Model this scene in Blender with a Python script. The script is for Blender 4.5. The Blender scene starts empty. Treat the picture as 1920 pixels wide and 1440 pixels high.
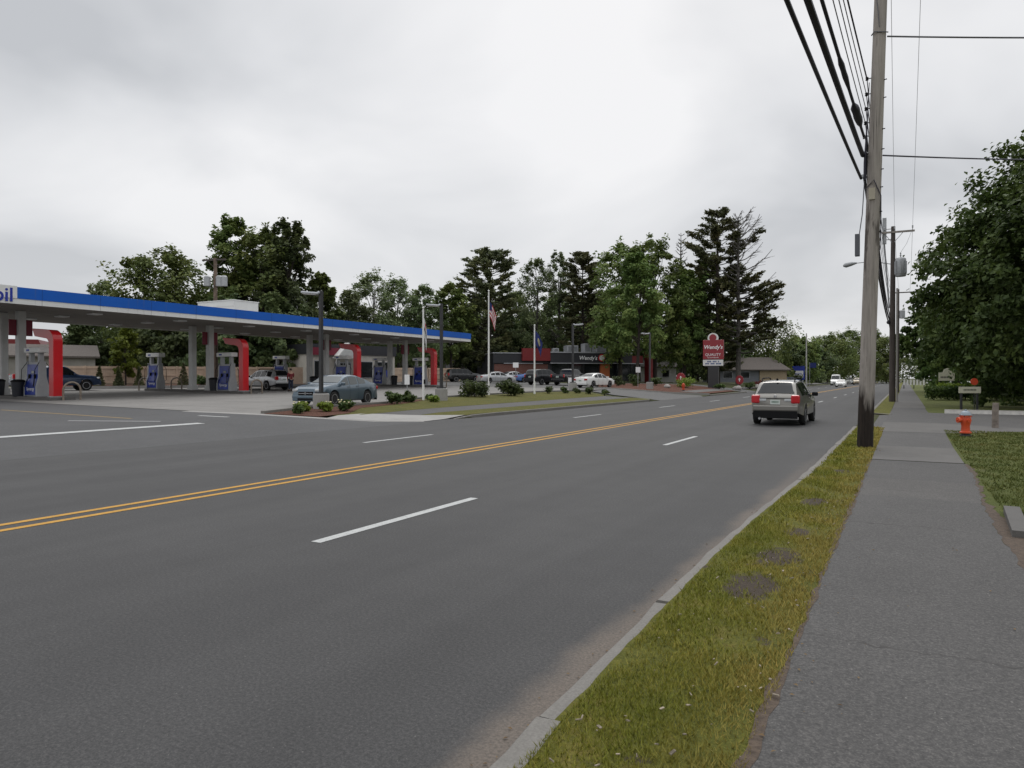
import bpy, bmesh, math, random
import numpy as np
from mathutils import Vector, Matrix
R = math.radians
rng = np.random.default_rng(7)
random.seed(7)
scn = bpy.context.scene
C = scn.collection

# ------------------------------------------------------------ camera, sky, sun, exposure
YAW = 28.97
cd = bpy.data.cameras.new('camera'); cam = bpy.data.objects.new('camera', cd); C.objects.link(cam)
cam.location = (0, 0, 1.70)
cam.rotation_euler = (R(90 - 0.47), 0, R(YAW))
cd.sensor_width = 36.0; cd.sensor_fit = 'HORIZONTAL'; cd.lens = 36.0 * 1331 / 1920
cd.clip_start = 0.05; cd.clip_end = 5000
scn.camera = cam
scn.view_settings.view_transform = 'Standard'; scn.view_settings.look = 'None'
scn.view_settings.gamma = 1.0; scn.view_settings.use_curve_mapping = False
scn.view_settings.exposure = 0.0
SUN_EL, SUN_AZ = 52.0, 12.0          # azimuth to the left of the road direction
world = bpy.data.worlds.new("World"); scn.world = world
world.use_nodes = True
wn, wl = world.node_tree.nodes, world.node_tree.links
wn.clear()
def wnode(t, **k):
    n = wn.new(t)
    for a, b in k.items(): setattr(n, a, b)
    return n
sky = wnode('ShaderNodeTexSky', sky_type='NISHITA', sun_disc=False)
sky.sun_elevation = R(SUN_EL); sky.sun_rotation = R(-SUN_AZ)
sky.air_density = 1.0; sky.dust_density = 3.0
tc = wnode('ShaderNodeTexCoord')
sep = wnode('ShaderNodeSeparateXYZ'); wl.new(tc.outputs['Generated'], sep.inputs[0])
def wmath(op, a, b=None, clamp=False):
    n = wnode('ShaderNodeMath', operation=op, use_clamp=clamp)
    for i, v in enumerate((a, b)):
        if v is None: continue
        if isinstance(v, (int, float)): n.inputs[i].default_value = v
        else: wl.new(v, n.inputs[i])
    return n.outputs[0]
zz = wmath('MAXIMUM', sep.outputs['Z'], 0.0)
den = wmath('ADD', zz, 0.22)
comb = wnode('ShaderNodeCombineXYZ')
wl.new(wmath('DIVIDE', sep.outputs['X'], den), comb.inputs[0])
wl.new(wmath('DIVIDE', sep.outputs['Y'], den), comb.inputs[1])
comb.inputs[2].default_value = 3.7
n1 = wnode('ShaderNodeTexNoise'); n1.inputs['Scale'].default_value = 1.15; n1.inputs['Detail'].default_value = 4.5
n1.inputs['Roughness'].default_value = .48; n1.inputs['Distortion'].default_value = .35
wl.new(comb.outputs[0], n1.inputs['Vector'])
n2 = wnode('ShaderNodeTexNoise'); n2.inputs['Scale'].default_value = .55; n2.inputs['Detail'].default_value = 2
wl.new(comb.outputs[0], n2.inputs['Vector'])
mixv = wmath('ADD', wmath('MULTIPLY', n1.outputs['Fac'], .62), wmath('MULTIPLY', n2.outputs['Fac'], .38))
ramp = wnode('ShaderNodeValToRGB'); wl.new(mixv, ramp.inputs[0])
cr = ramp.color_ramp
cr.elements[0].position = .36; cr.elements[0].color = (.56, .575, .60, 1)
cr.elements[1].position = .62; cr.elements[1].color = (.91, .91, .92, 1)
e = cr.elements.new(.48); e.color = (.745, .755, .775, 1)
hz = wnode('ShaderNodeMapRange'); wl.new(zz, hz.inputs['Value'])
hz.inputs['From Min'].default_value = 0.0; hz.inputs['From Max'].default_value = .22
hz.inputs['To Min'].default_value = .55; hz.inputs['To Max'].default_value = 0.0
hmix = wnode('ShaderNodeMixRGB'); wl.new(hz.outputs[0], hmix.inputs['Fac'])
wl.new(ramp.outputs[0], hmix.inputs['Color1']); hmix.inputs['Color2'].default_value = (.72, .73, .75, 1)
bg1 = wnode('ShaderNodeBackground'); bg1.inputs['Strength'].default_value = .10
wl.new(sky.outputs[0], bg1.inputs['Color'])
bg2 = wnode('ShaderNodeBackground'); bg2.inputs['Strength'].default_value = 1.0
wl.new(hmix.outputs[0], bg2.inputs['Color'])
# an overcast sky is brighter overhead than near the horizon
zb_ = wnode('ShaderNodeMapRange', interpolation_type='SMOOTHSTEP'); wl.new(zz, zb_.inputs['Value'])
for k_, v_ in (('From Min', .50), ('From Max', .95), ('To Min', 1.0), ('To Max', 2.3)): zb_.inputs[k_].default_value = v_
wl.new(zb_.outputs[0], bg2.inputs['Strength'])
mixs = wnode('ShaderNodeMixShader'); mixs.inputs[0].default_value = .94
wl.new(bg1.outputs[0], mixs.inputs[1]); wl.new(bg2.outputs[0], mixs.inputs[2])
wo = wnode('ShaderNodeOutputWorld'); wl.new(mixs.outputs[0], wo.inputs[0])
sl = bpy.data.lights.new('sun', 'SUN'); sl.energy = .7; sl.angle = R(25); sl.color = (1, .97, .93)
sun = bpy.data.objects.new('sun', sl); C.objects.link(sun)
sun.rotation_euler = (R(90 - SUN_EL), 0, R(SUN_AZ + 180)); sun.location = (0, 0, 60)

# ------------------------------------------------------------ helpers: tags, materials, meshes
def tag(o, label=None, cat=None, group=None, kind=None):
    if label: o['label'] = label
    if cat: o['category'] = cat
    if group: o['group'] = group
    if kind: o['kind'] = kind
    return o
def thing(name, label, cat, loc=(0, 0, 0), rz=0, group=None):
    o = bpy.data.objects.new(name, None); C.objects.link(o)
    o.empty_display_size = .3
    o.location = loc; o.rotation_euler = (0, 0, rz)
    return tag(o, label, cat, group)
def kids(o):
    return [c for c in bpy.data.objects if c.parent == o]
def copy_tree(o, parent=None):
    ch = kids(o)
    c = o.copy(); C.objects.link(c); c.parent = parent
    for k in ch: copy_tree(k, c)
    return c

MATS = {}
def mat(name, col, rough=.6, metal=0., var=0., vscale=4., bump=0., bscale=40., coat=0., spec=.5, col2=None, trans=0., emit=None):
    if name in MATS: return MATS[name]
    m = bpy.data.materials.new(name); m.use_nodes = True
    nt = m.node_tree; b = nt.nodes['Principled BSDF']
    b.inputs['Base Color'].default_value = (*col, 1); b.inputs['Roughness'].default_value = rough
    b.inputs['Metallic'].default_value = metal; b.inputs['Coat Weight'].default_value = coat
    b.inputs['Coat Roughness'].default_value = .08
    b.inputs['Specular IOR Level'].default_value = spec
    if trans: b.inputs['Transmission Weight'].default_value = trans
    if emit:
        b.inputs['Emission Color'].default_value = (*emit[:3], 1); b.inputs['Emission Strength'].default_value = emit[3]
    if var or bump or col2:
        tcn = nt.nodes.new('ShaderNodeTexCoord')
        if var or col2:
            n = nt.nodes.new('ShaderNodeTexNoise'); n.inputs['Scale'].default_value = vscale
            n.inputs['Detail'].default_value = 6; n.inputs['Roughness'].default_value = .6
            nt.links.new(tcn.outputs['Object'], n.inputs['Vector'])
            rp = nt.nodes.new('ShaderNodeValToRGB'); nt.links.new(n.outputs['Fac'], rp.inputs[0])
            c2 = col2 if col2 else tuple(min(1, c * (1 + var)) for c in col)
            c1 = col if col2 else tuple(c * (1 - var) for c in col)
            rp.color_ramp.elements[0].position = .32; rp.color_ramp.elements[0].color = (*c1, 1)
            rp.color_ramp.elements[1].position = .68; rp.color_ramp.elements[1].color = (*c2, 1)
            nt.links.new(rp.outputs[0], b.inputs['Base Color'])
        if bump:
            n = nt.nodes.new('ShaderNodeTexNoise'); n.inputs['Scale'].default_value = bscale
            n.inputs['Detail'].default_value = 4
            nt.links.new(tcn.outputs['Object'], n.inputs['Vector'])
            bp = nt.nodes.new('ShaderNodeBump'); bp.inputs['Strength'].default_value = bump; bp.inputs['Distance'].default_value = .02
            nt.links.new(n.outputs['Fac'], bp.inputs['Height']); nt.links.new(bp.outputs[0], b.inputs['Normal'])
    MATS[name] = m
    return m

class MB:
    """collects shapes, builds ONE mesh object"""
    def __init__(s): s.v = []; s.f = []; s.m = []; s.uv = None
    def add(s, vs, fs, mi=0):
        o = len(s.v); s.v += [tuple(v) for v in vs]
        s.f += [tuple(i + o for i in f) for f in fs]; s.m += [mi] * len(fs)
        return s
    def box(s, c, d, rz=0, mi=0, M=None):
        x, y, z = d[0] / 2, d[1] / 2, d[2] / 2
        vs = [Vector(p) for p in ((-x, -y, -z), (x, -y, -z), (x, y, -z), (-x, y, -z), (-x, -y, z), (x, -y, z), (x, y, z), (-x, y, z))]
        rot = M if M is not None else Matrix.Rotation(rz, 3, 'Z')
        vs = [rot @ v + Vector(c) for v in vs]
        return s.add(vs, [(0, 3, 2, 1), (4, 5, 6, 7), (0, 1, 5, 4), (1, 2, 6, 5), (2, 3, 7, 6), (3, 0, 4, 7)], mi)
    def b2(s, x0, x1, y0, y1, z0, z1, mi=0):
        return s.box(((x0 + x1) / 2, (y0 + y1) / 2, (z0 + z1) / 2), (x1 - x0, y1 - y0, z1 - z0), 0, mi)
    def tube(s, pts, rad, n=8, mi=0, cap=True):
        pts = [Vector(p) for p in pts]
        if isinstance(rad, (int, float)): rad = [rad] * len(pts)
        rings = []; up = Vector((0, 0, 1)); prev = None
        for i, p in enumerate(pts):
            t = (pts[min(i + 1, len(pts) - 1)] - pts[max(i - 1, 0)])
            if t.length < 1e-9: t = Vector((0, 0, 1))
            t.normalize()
            if prev is None:
                a = t.cross(Vector((1, 0, 0)) if abs(t.x) < .8 else Vector((0, 1, 0)))
            else:
                a = prev - t * prev.dot(t)
                if a.length < 1e-6: a = t.orthogonal()
            a.normalize(); prev = a; b = t.cross(a)
            rings.append([p + (a * math.cos(2 * math.pi * k / n) + b * math.sin(2 * math.pi * k / n)) * rad[i] for k in range(n)])
        vs = [v for r in rings for v in r]; fs = []
        for i in range(len(pts) - 1):
            for k in range(n):
                fs.append((i * n + k, i * n + (k + 1) % n, (i + 1) * n + (k + 1) % n, (i + 1) * n + k))
        if cap:
            fs.append(tuple(reversed(range(n)))); fs.append(tuple((len(pts) - 1) * n + k for k in range(n)))
        return s.add(vs, fs, mi)
    def lathe(s, prof, n=20, c=(0, 0, 0), axis='Z', mi=0):
        vs = []; fs = []
        for r, h in prof:
            for k in range(n):
                a = 2 * math.pi * k / n
                if axis == 'Z': p = (c[0] + r * math.cos(a), c[1] + r * math.sin(a), c[2] + h)
                elif axis == 'X': p = (c[0] + h, c[1] + r * math.cos(a), c[2] + r * math.sin(a))
                else: p = (c[0] + r * math.sin(a), c[1] + h, c[2] + r * math.cos(a))
                vs.append(p)
        m = len(prof)
        for i in range(m - 1):
            for k in range(n):
                fs.append((i * n + k, i * n + (k + 1) % n, (i + 1) * n + (k + 1) % n, (i + 1) * n + k))
        fs.append(tuple(reversed(range(n)))); fs.append(tuple((m - 1) * n + k for k in range(n)))
        return s.add(vs, fs, mi)
    def prism(s, poly, z0, z1, mi=0):
        n = len(poly)
        vs = [(p[0], p[1], z0) for p in poly] + [(p[0], p[1], z1) for p in poly]
        fs = [tuple(reversed(range(n))), tuple(range(n, 2 * n))] + [(i, (i + 1) % n, n + (i + 1) % n, n + i) for i in range(n)]
        return s.add(vs, fs, mi)
    def extr(s, poly, a0, a1, axis='Y', mi=0):
        """poly in (u,z), extruded along axis"""
        n = len(poly)
        def P(u, z, a): return (u, a, z) if axis == 'Y' else (a, u, z)
        vs = [P(u, z, a0) for u, z in poly] + [P(u, z, a1) for u, z in poly]
        fs = [tuple(range(n)), tuple(reversed(range(n, 2 * n)))] + [(i, n + i, n + (i + 1) % n, (i + 1) % n) for i in range(n)]
        return s.add(vs, fs, mi)
    def quad(s, a, b, c, d, mi=0): return s.add([a, b, c, d], [(0, 1, 2, 3)], mi)
    def mesh(s, name, mats, smooth=None):
        me = bpy.data.meshes.new(name)
        me.from_pydata(s.v, [], s.f)
        for m in (mats if isinstance(mats, (list, tuple)) else [mats]): me.materials.append(m)
        me.polygons.foreach_set('material_index', s.m)
        bm = bmesh.new(); bm.from_mesh(me)
        bmesh.ops.recalc_face_normals(bm, faces=bm.faces)
        if smooth:
            for f in bm.faces: f.smooth = True
            for e in bm.edges:
                if len(e.link_faces) == 2 and e.calc_face_angle(0) > R(smooth): e.smooth = False
        bm.to_mesh(me); bm.free()
        me.update(); return me
    def build(s, name, mats, parent=None, smooth=None, bevel=0, loc=None, rz=0):
        o = bpy.data.objects.new(name, s.mesh(name, mats, smooth)); C.objects.link(o)
        if parent: o.parent = parent
        if loc: o.location = loc
        if rz: o.rotation_euler = (0, 0, rz)
        if bevel:
            bv = o.modifiers.new('bevel', 'BEVEL'); bv.width = bevel; bv.segments = 2; bv.limit_method = 'ANGLE'; bv.angle_limit = R(40)
        return o
def text_obj(name, body, size, m, parent, loc, right, extrude=.006, shear=0., align='CENTER', bold=0.):
    """real lettering: text turned into a mesh, standing upright, reading along `right`"""
    cu = bpy.data.curves.new(name, 'FONT'); cu.body = body; cu.size = size; cu.extrude = extrude
    cu.align_x = align; cu.align_y = 'CENTER'; cu.shear = shear; cu.offset = bold; cu.resolution_u = 4
    tmp = bpy.data.objects.new('tmp', cu); C.objects.link(tmp)
    dg = bpy.context.evaluated_depsgraph_get(); dg.update()
    me = bpy.data.meshes.new_from_object(tmp.evaluated_get(dg))
    bpy.data.objects.remove(tmp); bpy.data.curves.remove(cu)
    r = Vector(right).normalized(); u = Vector((0, 0, 1)); n = r.cross(u)
    M = Matrix((r, u, n)).transposed().to_4x4()
    me.transform(M); me.materials.clear(); me.materials.append(m)
    o = bpy.data.objects.new(name, me); C.objects.link(o); o.location = loc
    if parent: o.parent = parent
    return o

# ------------------------------------------------------------ terrain
KR, KL = -1.47, -16.30            # the two kerb lines (x); the road runs along +y
def sst(a): a = min(1, max(0, a)); return a * a * (3 - 2 * a)
def T(x, y):
    if x > KR: return .13
    if x > KL: return 0.
    d = min(KL - x, 50.)
    base = .125
    mouth = 0.
    for a, b in ((-60, 24.8), (52.5, 65.5), (86, 93)):
        mouth = max(mouth, sst((y - a + 1.5) / 3) * sst((b - y + 1.5) / 3))
    base *= 1 - mouth * (1 - sst(d / 5.0))
    return base + .012 * d + .009 * min(max(y - 10, 0), 80) * min(1, d / 8)
def sheet(name, poly, off, m, step=2.0, zfun=T, kind='structure', parent=None, flat=None):
    bm = bmesh.new()
    bm.faces.new([bm.verts.new((p[0], p[1], 0)) for p in poly])
    if flat is None:
        xs = [p[0] for p in poly]; ys = [p[1] for p in poly]
        for ax, lo, hi in ((0, min(xs), max(xs)), (1, min(ys), max(ys))):
            g = math.ceil(lo / step) * step
            while g < hi:
                co = [0, 0, 0]; no = [0, 0, 0]; co[ax] = g; no[ax] = 1
                bmesh.ops.bisect_plane(bm, geom=bm.verts[:] + bm.edges[:] + bm.faces[:], plane_co=co, plane_no=no)
                g += step
    for v in bm.verts: v.co.z = (flat if flat is not None else zfun(v.co.x, v.co.y)) + off
    bmesh.ops.triangulate(bm, faces=bm.faces[:])
    bmesh.ops.recalc_face_normals(bm, faces=bm.faces)
    if bm.faces and sum(f.normal.z for f in bm.faces) < 0:
        bmesh.ops.reverse_faces(bm, faces=bm.faces[:])
    me = bpy.data.meshes.new(name); bm.to_mesh(me); bm.free(); me.materials.append(m)
    for p in me.polygons: p.use_smooth = flat is None
    o = bpy.data.objects.new(name, me); C.objects.link(o)
    if parent: o.parent = parent
    if kind: o['kind'] = kind
    return o

# ------------------------------------------------------------ ground materials
def gmat(name, build):
    m = bpy.data.materials.new(name); m.use_nodes = True
    nt = m.node_tree; b = nt.nodes['Principled BSDF']
    build(nt, b); MATS[name] = m; return m
class NT:
    def __init__(s, nt):
        s.nt = nt; s.g = nt.nodes.new('ShaderNodeNewGeometry')
        s.sep = nt.nodes.new('ShaderNodeSeparateXYZ'); nt.links.new(s.g.outputs['Position'], s.sep.inputs[0])
        s.X, s.Y = s.sep.outputs[0], s.sep.outputs[1]; s.P = s.g.outputs['Position']
    def noise(s, scale, detail=4, rough=.55, stretch=None, dist=0.):
        n = s.nt.nodes.new('ShaderNodeTexNoise'); n.inputs['Scale'].default_value = scale
        n.inputs['Detail'].default_value = detail; n.inputs['Roughness'].default_value = rough; n.inputs['Distortion'].default_value = dist
        v = s.P
        if stretch:
            mp = s.nt.nodes.new('ShaderNodeMapping'); mp.inputs['Scale'].default_value = stretch
            s.nt.links.new(v, mp.inputs[0]); v = mp.outputs[0]
        s.nt.links.new(v, n.inputs['Vector']); return n.outputs['Fac']
    def m(s, op, a, b=None, c=None, clamp=False):
        n = s.nt.nodes.new('ShaderNodeMath'); n.operation = op; n.use_clamp = clamp
        for i, v in enumerate((a, b, c)):
            if v is None: continue
            if isinstance(v, (int, float)): n.inputs[i].default_value = v
            else: s.nt.links.new(v, n.inputs[i])
        return n.outputs[0]
    def rng(s, v, a, b, lo=0., hi=1.):
        n = s.nt.nodes.new('ShaderNodeMapRange'); n.interpolation_type = 'SMOOTHSTEP'
        s.nt.links.new(v, n.inputs['Value'])
        for k, q in (('From Min', a), ('From Max', b), ('To Min', lo), ('To Max', hi)): n.inputs[k].default_value = q
        return n.outputs[0]
    def band(s, v, c, hw, soft):     # 1 within hw of c
        d = s.m('ABSOLUTE', s.m('SUBTRACT', v, c)); return s.rng(d, hw, hw + soft, 1., 0.)
    def ramp(s, v, *stops):
        n = s.nt.nodes.new('ShaderNodeValToRGB'); s.nt.links.new(v, n.inputs[0]); c = n.color_ramp
        while len(c.elements) < len(stops): c.elements.new(.5)
        for e, (p, col) in zip(c.elements, stops): e.position = p; e.color = (*col, 1)
        return n.outputs[0]
    def mix(s, f, a, b, mode='MIX'):
        n = s.nt.nodes.new('ShaderNodeMixRGB'); n.blend_type = mode
        for i, v in zip(('Fac', 'Color1', 'Color2'), (f, a, b)):
            if isinstance(v, (int, float)): n.inputs[i].default_value = v
            elif isinstance(v, tuple): n.inputs[i].default_value = (*v, 1)
            else: s.nt.links.new(v, n.inputs[i])
        return n.outputs[0]
    def bump(s, b, h, st=.4, dist=.01):
        n = s.nt.nodes.new('ShaderNodeBump'); n.inputs['Strength'].default_value = st; n.inputs['Distance'].default_value = dist
        s.nt.links.new(h, n.inputs['Height']); s.nt.links.new(n.outputs[0], b.inputs['Normal'])
    def out(s, b, col, rough=.9):
        s.nt.links.new(col, b.inputs['Base Color']); b.inputs['Roughness'].default_value = rough
        b.inputs['Specular IOR Level'].default_value = .3

def asphalt(base, tint=(1, 1, 1), road=False, speck=.5, seam=False):
    def f(nt, b):
        k = NT(nt)
        big = k.noise(.35, 4, .6); mid = k.noise(2.2, 5, .6); fine = k.m('ADD', k.m('MULTIPLY', k.noise(105, 3, .8), .6), k.m('MULTIPLY', k.noise(48, 2, .6), .4))
        lo = tuple(base * .86 * t for t in tint); hi = tuple(base * 1.13 * t for t in tint)
        col = k.ramp(k.m('ADD', k.m('MULTIPLY', big, .6), k.m('MULTIPLY', mid, .4)), (.35, lo), (.65, hi))
        col = k.mix(1., col, k.ramp(fine, (.34, (.42, .42, .42)), (.5, (1, 1, 1)), (.66, (2.1, 2.06, 2.0))), 'MULTIPLY')
        sp = k.noise(55, 2, .5)
        col = k.mix(k.m('MULTIPLY', k.rng(sp, .70, .76), speck), col, (.26, .25, .235))
        ck = k.m('MULTIPLY', k.band(k.noise(.9, 6, .62, None, .6), .5, .0022, .003), k.rng(k.noise(.16, 3), .5, .62))
        col = k.mix(k.m('MULTIPLY', ck, .0 if road else .30), col, (.02, .019, .018))
        oil = k.rng(k.noise(.55, 5, .7), .62, .78)
        col = k.mix(k.m('MULTIPLY', oil, .28), col, k.mix(1., col, (.55, .54, .53), 'MULTIPLY'))
        if road:
            jt = None
            streak = k.noise(1.0, 4, .6, (2.2, .06, 1))
            col = k.mix(1., col, k.ramp(streak, (.3, (.90, .90, .90)), (.7, (1.09, 1.09, 1.09))), 'MULTIPLY')
            wh = None
            for cx in (-2.45, -4.25, -6.2, -8.0, -9.9, -11.7, -13.4, -15.1):
                w = k.band(k.X, cx, .18, .42); wh = w if wh is None else k.m('MAXIMUM', wh, w)
            col = k.mix(k.m('MULTIPLY', wh, .5), col, k.mix(1., col, (.80, .80, .81), 'MULTIPLY'))
            # longitudinal joint, closed cracks
            wob = k.m('MULTIPLY', k.m('SUBTRACT', k.noise(.5, 3), .5), .12)
            jx = k.m('ADD', k.X, wob)
            j = k.m('MAXIMUM', k.band(jx, -16.25, .025, .03), k.m('MULTIPLY', k.band(jx, -5.75, .006, .012), k.rng(k.noise(.3, 3), .48, .6)))
            col = k.mix(k.m('MULTIPLY', j, .6), col, (.022, .021, .02))
            # sand washed along the right gutter
            sand = k.m('MULTIPLY', k.rng(k.m('ADD', k.X, k.m('MULTIPLY', k.m('SUBTRACT', k.noise(.9, 5, .65), .5), .42)), -1.86, -1.62), k.rng(k.Y, 20, 7))
            sandc = k.ramp(k.noise(60, 3), (.35, (.11, .088, .070)), (.65, (.20, .162, .13)))
            col = k.mix(k.m('MULTIPLY', sand, .68), col, sandc)
        if seam:      # old patches and wandering transverse cracks
            yw = k.m('ADD', k.Y, k.m('MULTIPLY', k.m('SUBTRACT', k.noise(2.2, 4), .5), .5)); cr_ = None
            for yc in (4.7, 8.6, 11.3, 13.6, 21.2, 31.5):
                w = k.band(yw, yc, .004, .012); cr_ = w if cr_ is None else k.m('MAXIMUM', cr_, w)
            col = k.mix(k.m('MULTIPLY', cr_, k.rng(k.noise(1.1, 3), .42, .6, .1, .75)), col, (.02, .018, .016))
            pt = k.m('MULTIPLY', k.rng(yw, 10.6, 10.7), k.rng(yw, 12.6, 12.5)); col = k.mix(k.m('MULTIPLY', pt, .5), col, k.mix(1., col, (1.3, 1.27, 1.22), 'MULTIPLY'))
        k.bump(b, fine, .22, .004)
        k.out(b, col, .78); b.inputs['Specular IOR Level'].default_value = .5
    return f
M_road = gmat('road_asphalt', asphalt(.041, (1.0, .985, .99), road=True))
M_side = gmat('side_street_asphalt', asphalt(.055, (1, 1, 1.02)))
M_lot = gmat('lot_asphalt', asphalt(.080, (1, .99, .97)))
M_path = gmat('footway_asphalt', asphalt(.058, (1.03, .99, .96), speck=.7, seam=True))
def concrete_f(base, tint, joints=None):
    def f(nt, b):
        k = NT(nt)
        v = k.m('ADD', k.m('MULTIPLY', k.noise(.5, 5, .65), .6), k.m('MULTIPLY', k.noise(5, 5, .6), .4))
        col = k.ramp(v, (.3, tuple(base * .8 * t for t in tint)), (.7, tuple(base * 1.15 * t for t in tint)))
        col = k.mix(.5, col, k.mix(1., col, k.ramp(k.noise(90, 2), (.3, (.7, .7, .7)), (.7, (1.25, 1.25, 1.25))), 'MULTIPLY'))
        if joints:
            jx = k.m('ABSOLUTE', k.m('SUBTRACT', k.m('MODULO', k.m('ADD', k.X, 400.), joints), joints / 2))
            jy = k.m('ABSOLUTE', k.m('SUBTRACT', k.m('MODULO', k.m('ADD', k.Y, 400.), joints), joints / 2))
            jj = k.m('MAXIMUM', k.rng(jx, .02, .06, 1, 0), k.rng(jy, .02, .06, 1, 0))
            col = k.mix(k.m('MULTIPLY', jj, .55), col, (.06, .055, .05))
            st = k.noise(.22, 5, .7)
            col = k.mix(k.m('MULTIPLY', k.rng(st, .56, .7), .45), col, tuple(base * .45 * t for t in tint))
        k.bump(b, k.noise(70, 3), .25, .004)
        k.out(b, col, .85)
    return f
M_fore = gmat('forecourt_concrete', concrete_f(.215, (1, .96, .90), 4.0))
M_conc = gmat('pale_concrete', concrete_f(.32, (1, .97, .92)))
M_slab = gmat('footway_concrete', concrete_f(.125, (1, .96, .91)))
M_kerb = gmat('kerb_concrete', concrete_f(.19, (1, .95, .87)))
def grass_f(g1, g2, dry, dirt, near=False, holes=()):
    def f(nt, b):
        k = NT(nt)
        v = k.noise(1.3, 6, .7); v2 = k.noise(9, 5, .7)
        col = k.ramp(k.m('ADD', k.m('MULTIPLY', v, .5), k.m('MULTIPLY', v2, .5)), (.33, g1), (.52, g2), (.70, dry))
        col = k.mix(.8, col, k.mix(1., col, k.ramp(k.noise(60, 3, .7), (.3, (.5, .5, .5)), (.7, (1.4, 1.4, 1.3))), 'MULTIPLY'))
        dm = k.rng(k.noise(2.2, 5, .7), .60, .72)
        for (hx, hy, r) in holes:
            dx = k.m('MULTIPLY', k.m('SUBTRACT', k.X, hx), 1.0 / r); dy = k.m('MULTIPLY', k.m('SUBTRACT', k.Y, hy), .55 / r)
            dd = k.m('SQRT', k.m('ADD', k.m('MULTIPLY', dx, dx), k.m('MULTIPLY', dy, dy)))
            dd = k.m('ADD', dd, k.m('MULTIPLY', k.m('SUBTRACT', k.noise(5, 5, .7), .5), 2.2))
            dm = k.m('MAXIMUM', dm, k.rng(dd, .7, 1.1, 1, 0))
        col = k.mix(dm, col, k.ramp(k.noise(40, 4), (.3, tuple(q * .6 for q in dirt)), (.7, dirt)))
        k.bump(b, k.noise(45, 4, .7), .8, .03)
        k.out(b, col, .95)
    return f
HOLES = ((-1.02, 5.6, .21), (-.98, 6.6, .20), (-.94, 7.75, .13), (-1.0, 9.8, .16), (-.95, 13.2, .14))
M_verge = gmat('verge_turf', grass_f((.065, .075, .012), (.115, .115, .018), (.19, .145, .04), (.085, .066, .05), True, HOLES))
M_lawn = gmat('lawn_turf', grass_f((.06, .08, .018), (.09, .105, .024), (.15, .13, .045), (.10, .075, .05)))
M_isl = gmat('island_turf', grass_f((.060, .070, .012), (.095, .092, .016), (.155, .125, .036), (.14, .10, .06)))
M_ground = gmat('ground_soil', grass_f((.035, .045, .015), (.055, .06, .02), (.09, .075, .035), (.07, .055, .04)))
def mulch_f(nt, b):
    k = NT(nt)
    col = k.ramp(k.noise(14, 5, .75), (.32, (.04, .017, .011)), (.5, (.105, .042, .026)), (.7, (.18, .085, .055)))
    k.bump(b, k.noise(18, 4, .8), 1., .06); k.out(b, col, .95)
M_mulch = gmat('bark_mulch', mulch_f)
def paint_f(c, worn):
    def f(nt, b):
        k = NT(nt)
        col = k.ramp(k.noise(6, 5, .7), (.3, tuple(q * .8 for q in c)), (.7, c))
        col = k.mix(k.m('MULTIPLY', k.rng(k.noise(26, 5, .8), .52, .66), worn), col, (.10, .10, .10))
        k.out(b, col, .7)
    return f
M_white = gmat('white_road_paint', paint_f((.50, .51, .50), .6))
M_faded = gmat('worn_white_paint', paint_f((.40, .40, .40), .8))
M_yellow = gmat('yellow_road_paint', paint_f((.54, .29, .045), .6))
M_yfade = gmat('worn_yellow_paint', paint_f((.32, .22, .08), .9))

# ------------------------------------------------------------ ground, roads, pavements
def grid_ground():
    xs = [-2500, -900, -400, -200, -120, -90] + [x for x in np.arange(-70, -18, 2.0)] + [-16.31, -16.29, -12, -6, -1.48, -1.46, 0, 20, 60, 200, 900, 2500]
    ys = [-900, -200, -60] + [y for y in np.arange(-10, 112, 2.0)] + [130, 170, 230, 320, 600, 1200, 3000]
    vs = [(x, y, T(x, y) - .06) for y in ys for x in xs]; n = len(xs)
    fs = [(j * n + i, j * n + i + 1, (j + 1) * n + i + 1, (j + 1) * n + i) for j in range(len(ys) - 1) for i in range(n - 1)]
    me = bpy.data.meshes.new('ground'); me.from_pydata(vs, [], fs); me.materials.append(M_ground)
    o = bpy.data.objects.new('ground', me); C.objects.link(o); o['kind'] = 'structure'
grid_ground()
sheet('main_road', [(KL, -60), (KR, -60), (KR, 420), (KL, 420)], 0, M_road, flat=0.)
Z1, Z2 = .004, .008
def strip(name, x0, x1, y0, y1, m, off=Z1, flat=0.):
    return sheet(name, [(x0, y0), (x1, y0), (x1, y1), (x0, y1)], off, m, flat=flat)
# double yellow centre line
strip('centre_line', -9.20, -9.08, -20, 300, M_yellow)
strip('centre_line', -8.86, -8.74, -20, 300, M_yellow)
# lane dashes, 3.05 m long every 12.19 m
def dashes(x, y0, n0, n1):
    mb = MB()
    for i in range(n0, n1):
        a = y0 + i * 12.19
        mb.quad((x - .065, a, Z1), (x + .065, a, Z1), (x + .065, a + 3.1, Z1), (x - .065, a + 3.1, Z1))
    o = mb.build('lane_line', M_white); o['kind'] = 'structure'
dashes(-5.33, 5.43, -1, 24)
dashes(-12.46, 14.45, 0, 1); dashes(-12.46, 28.0, 0, 22)
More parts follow.
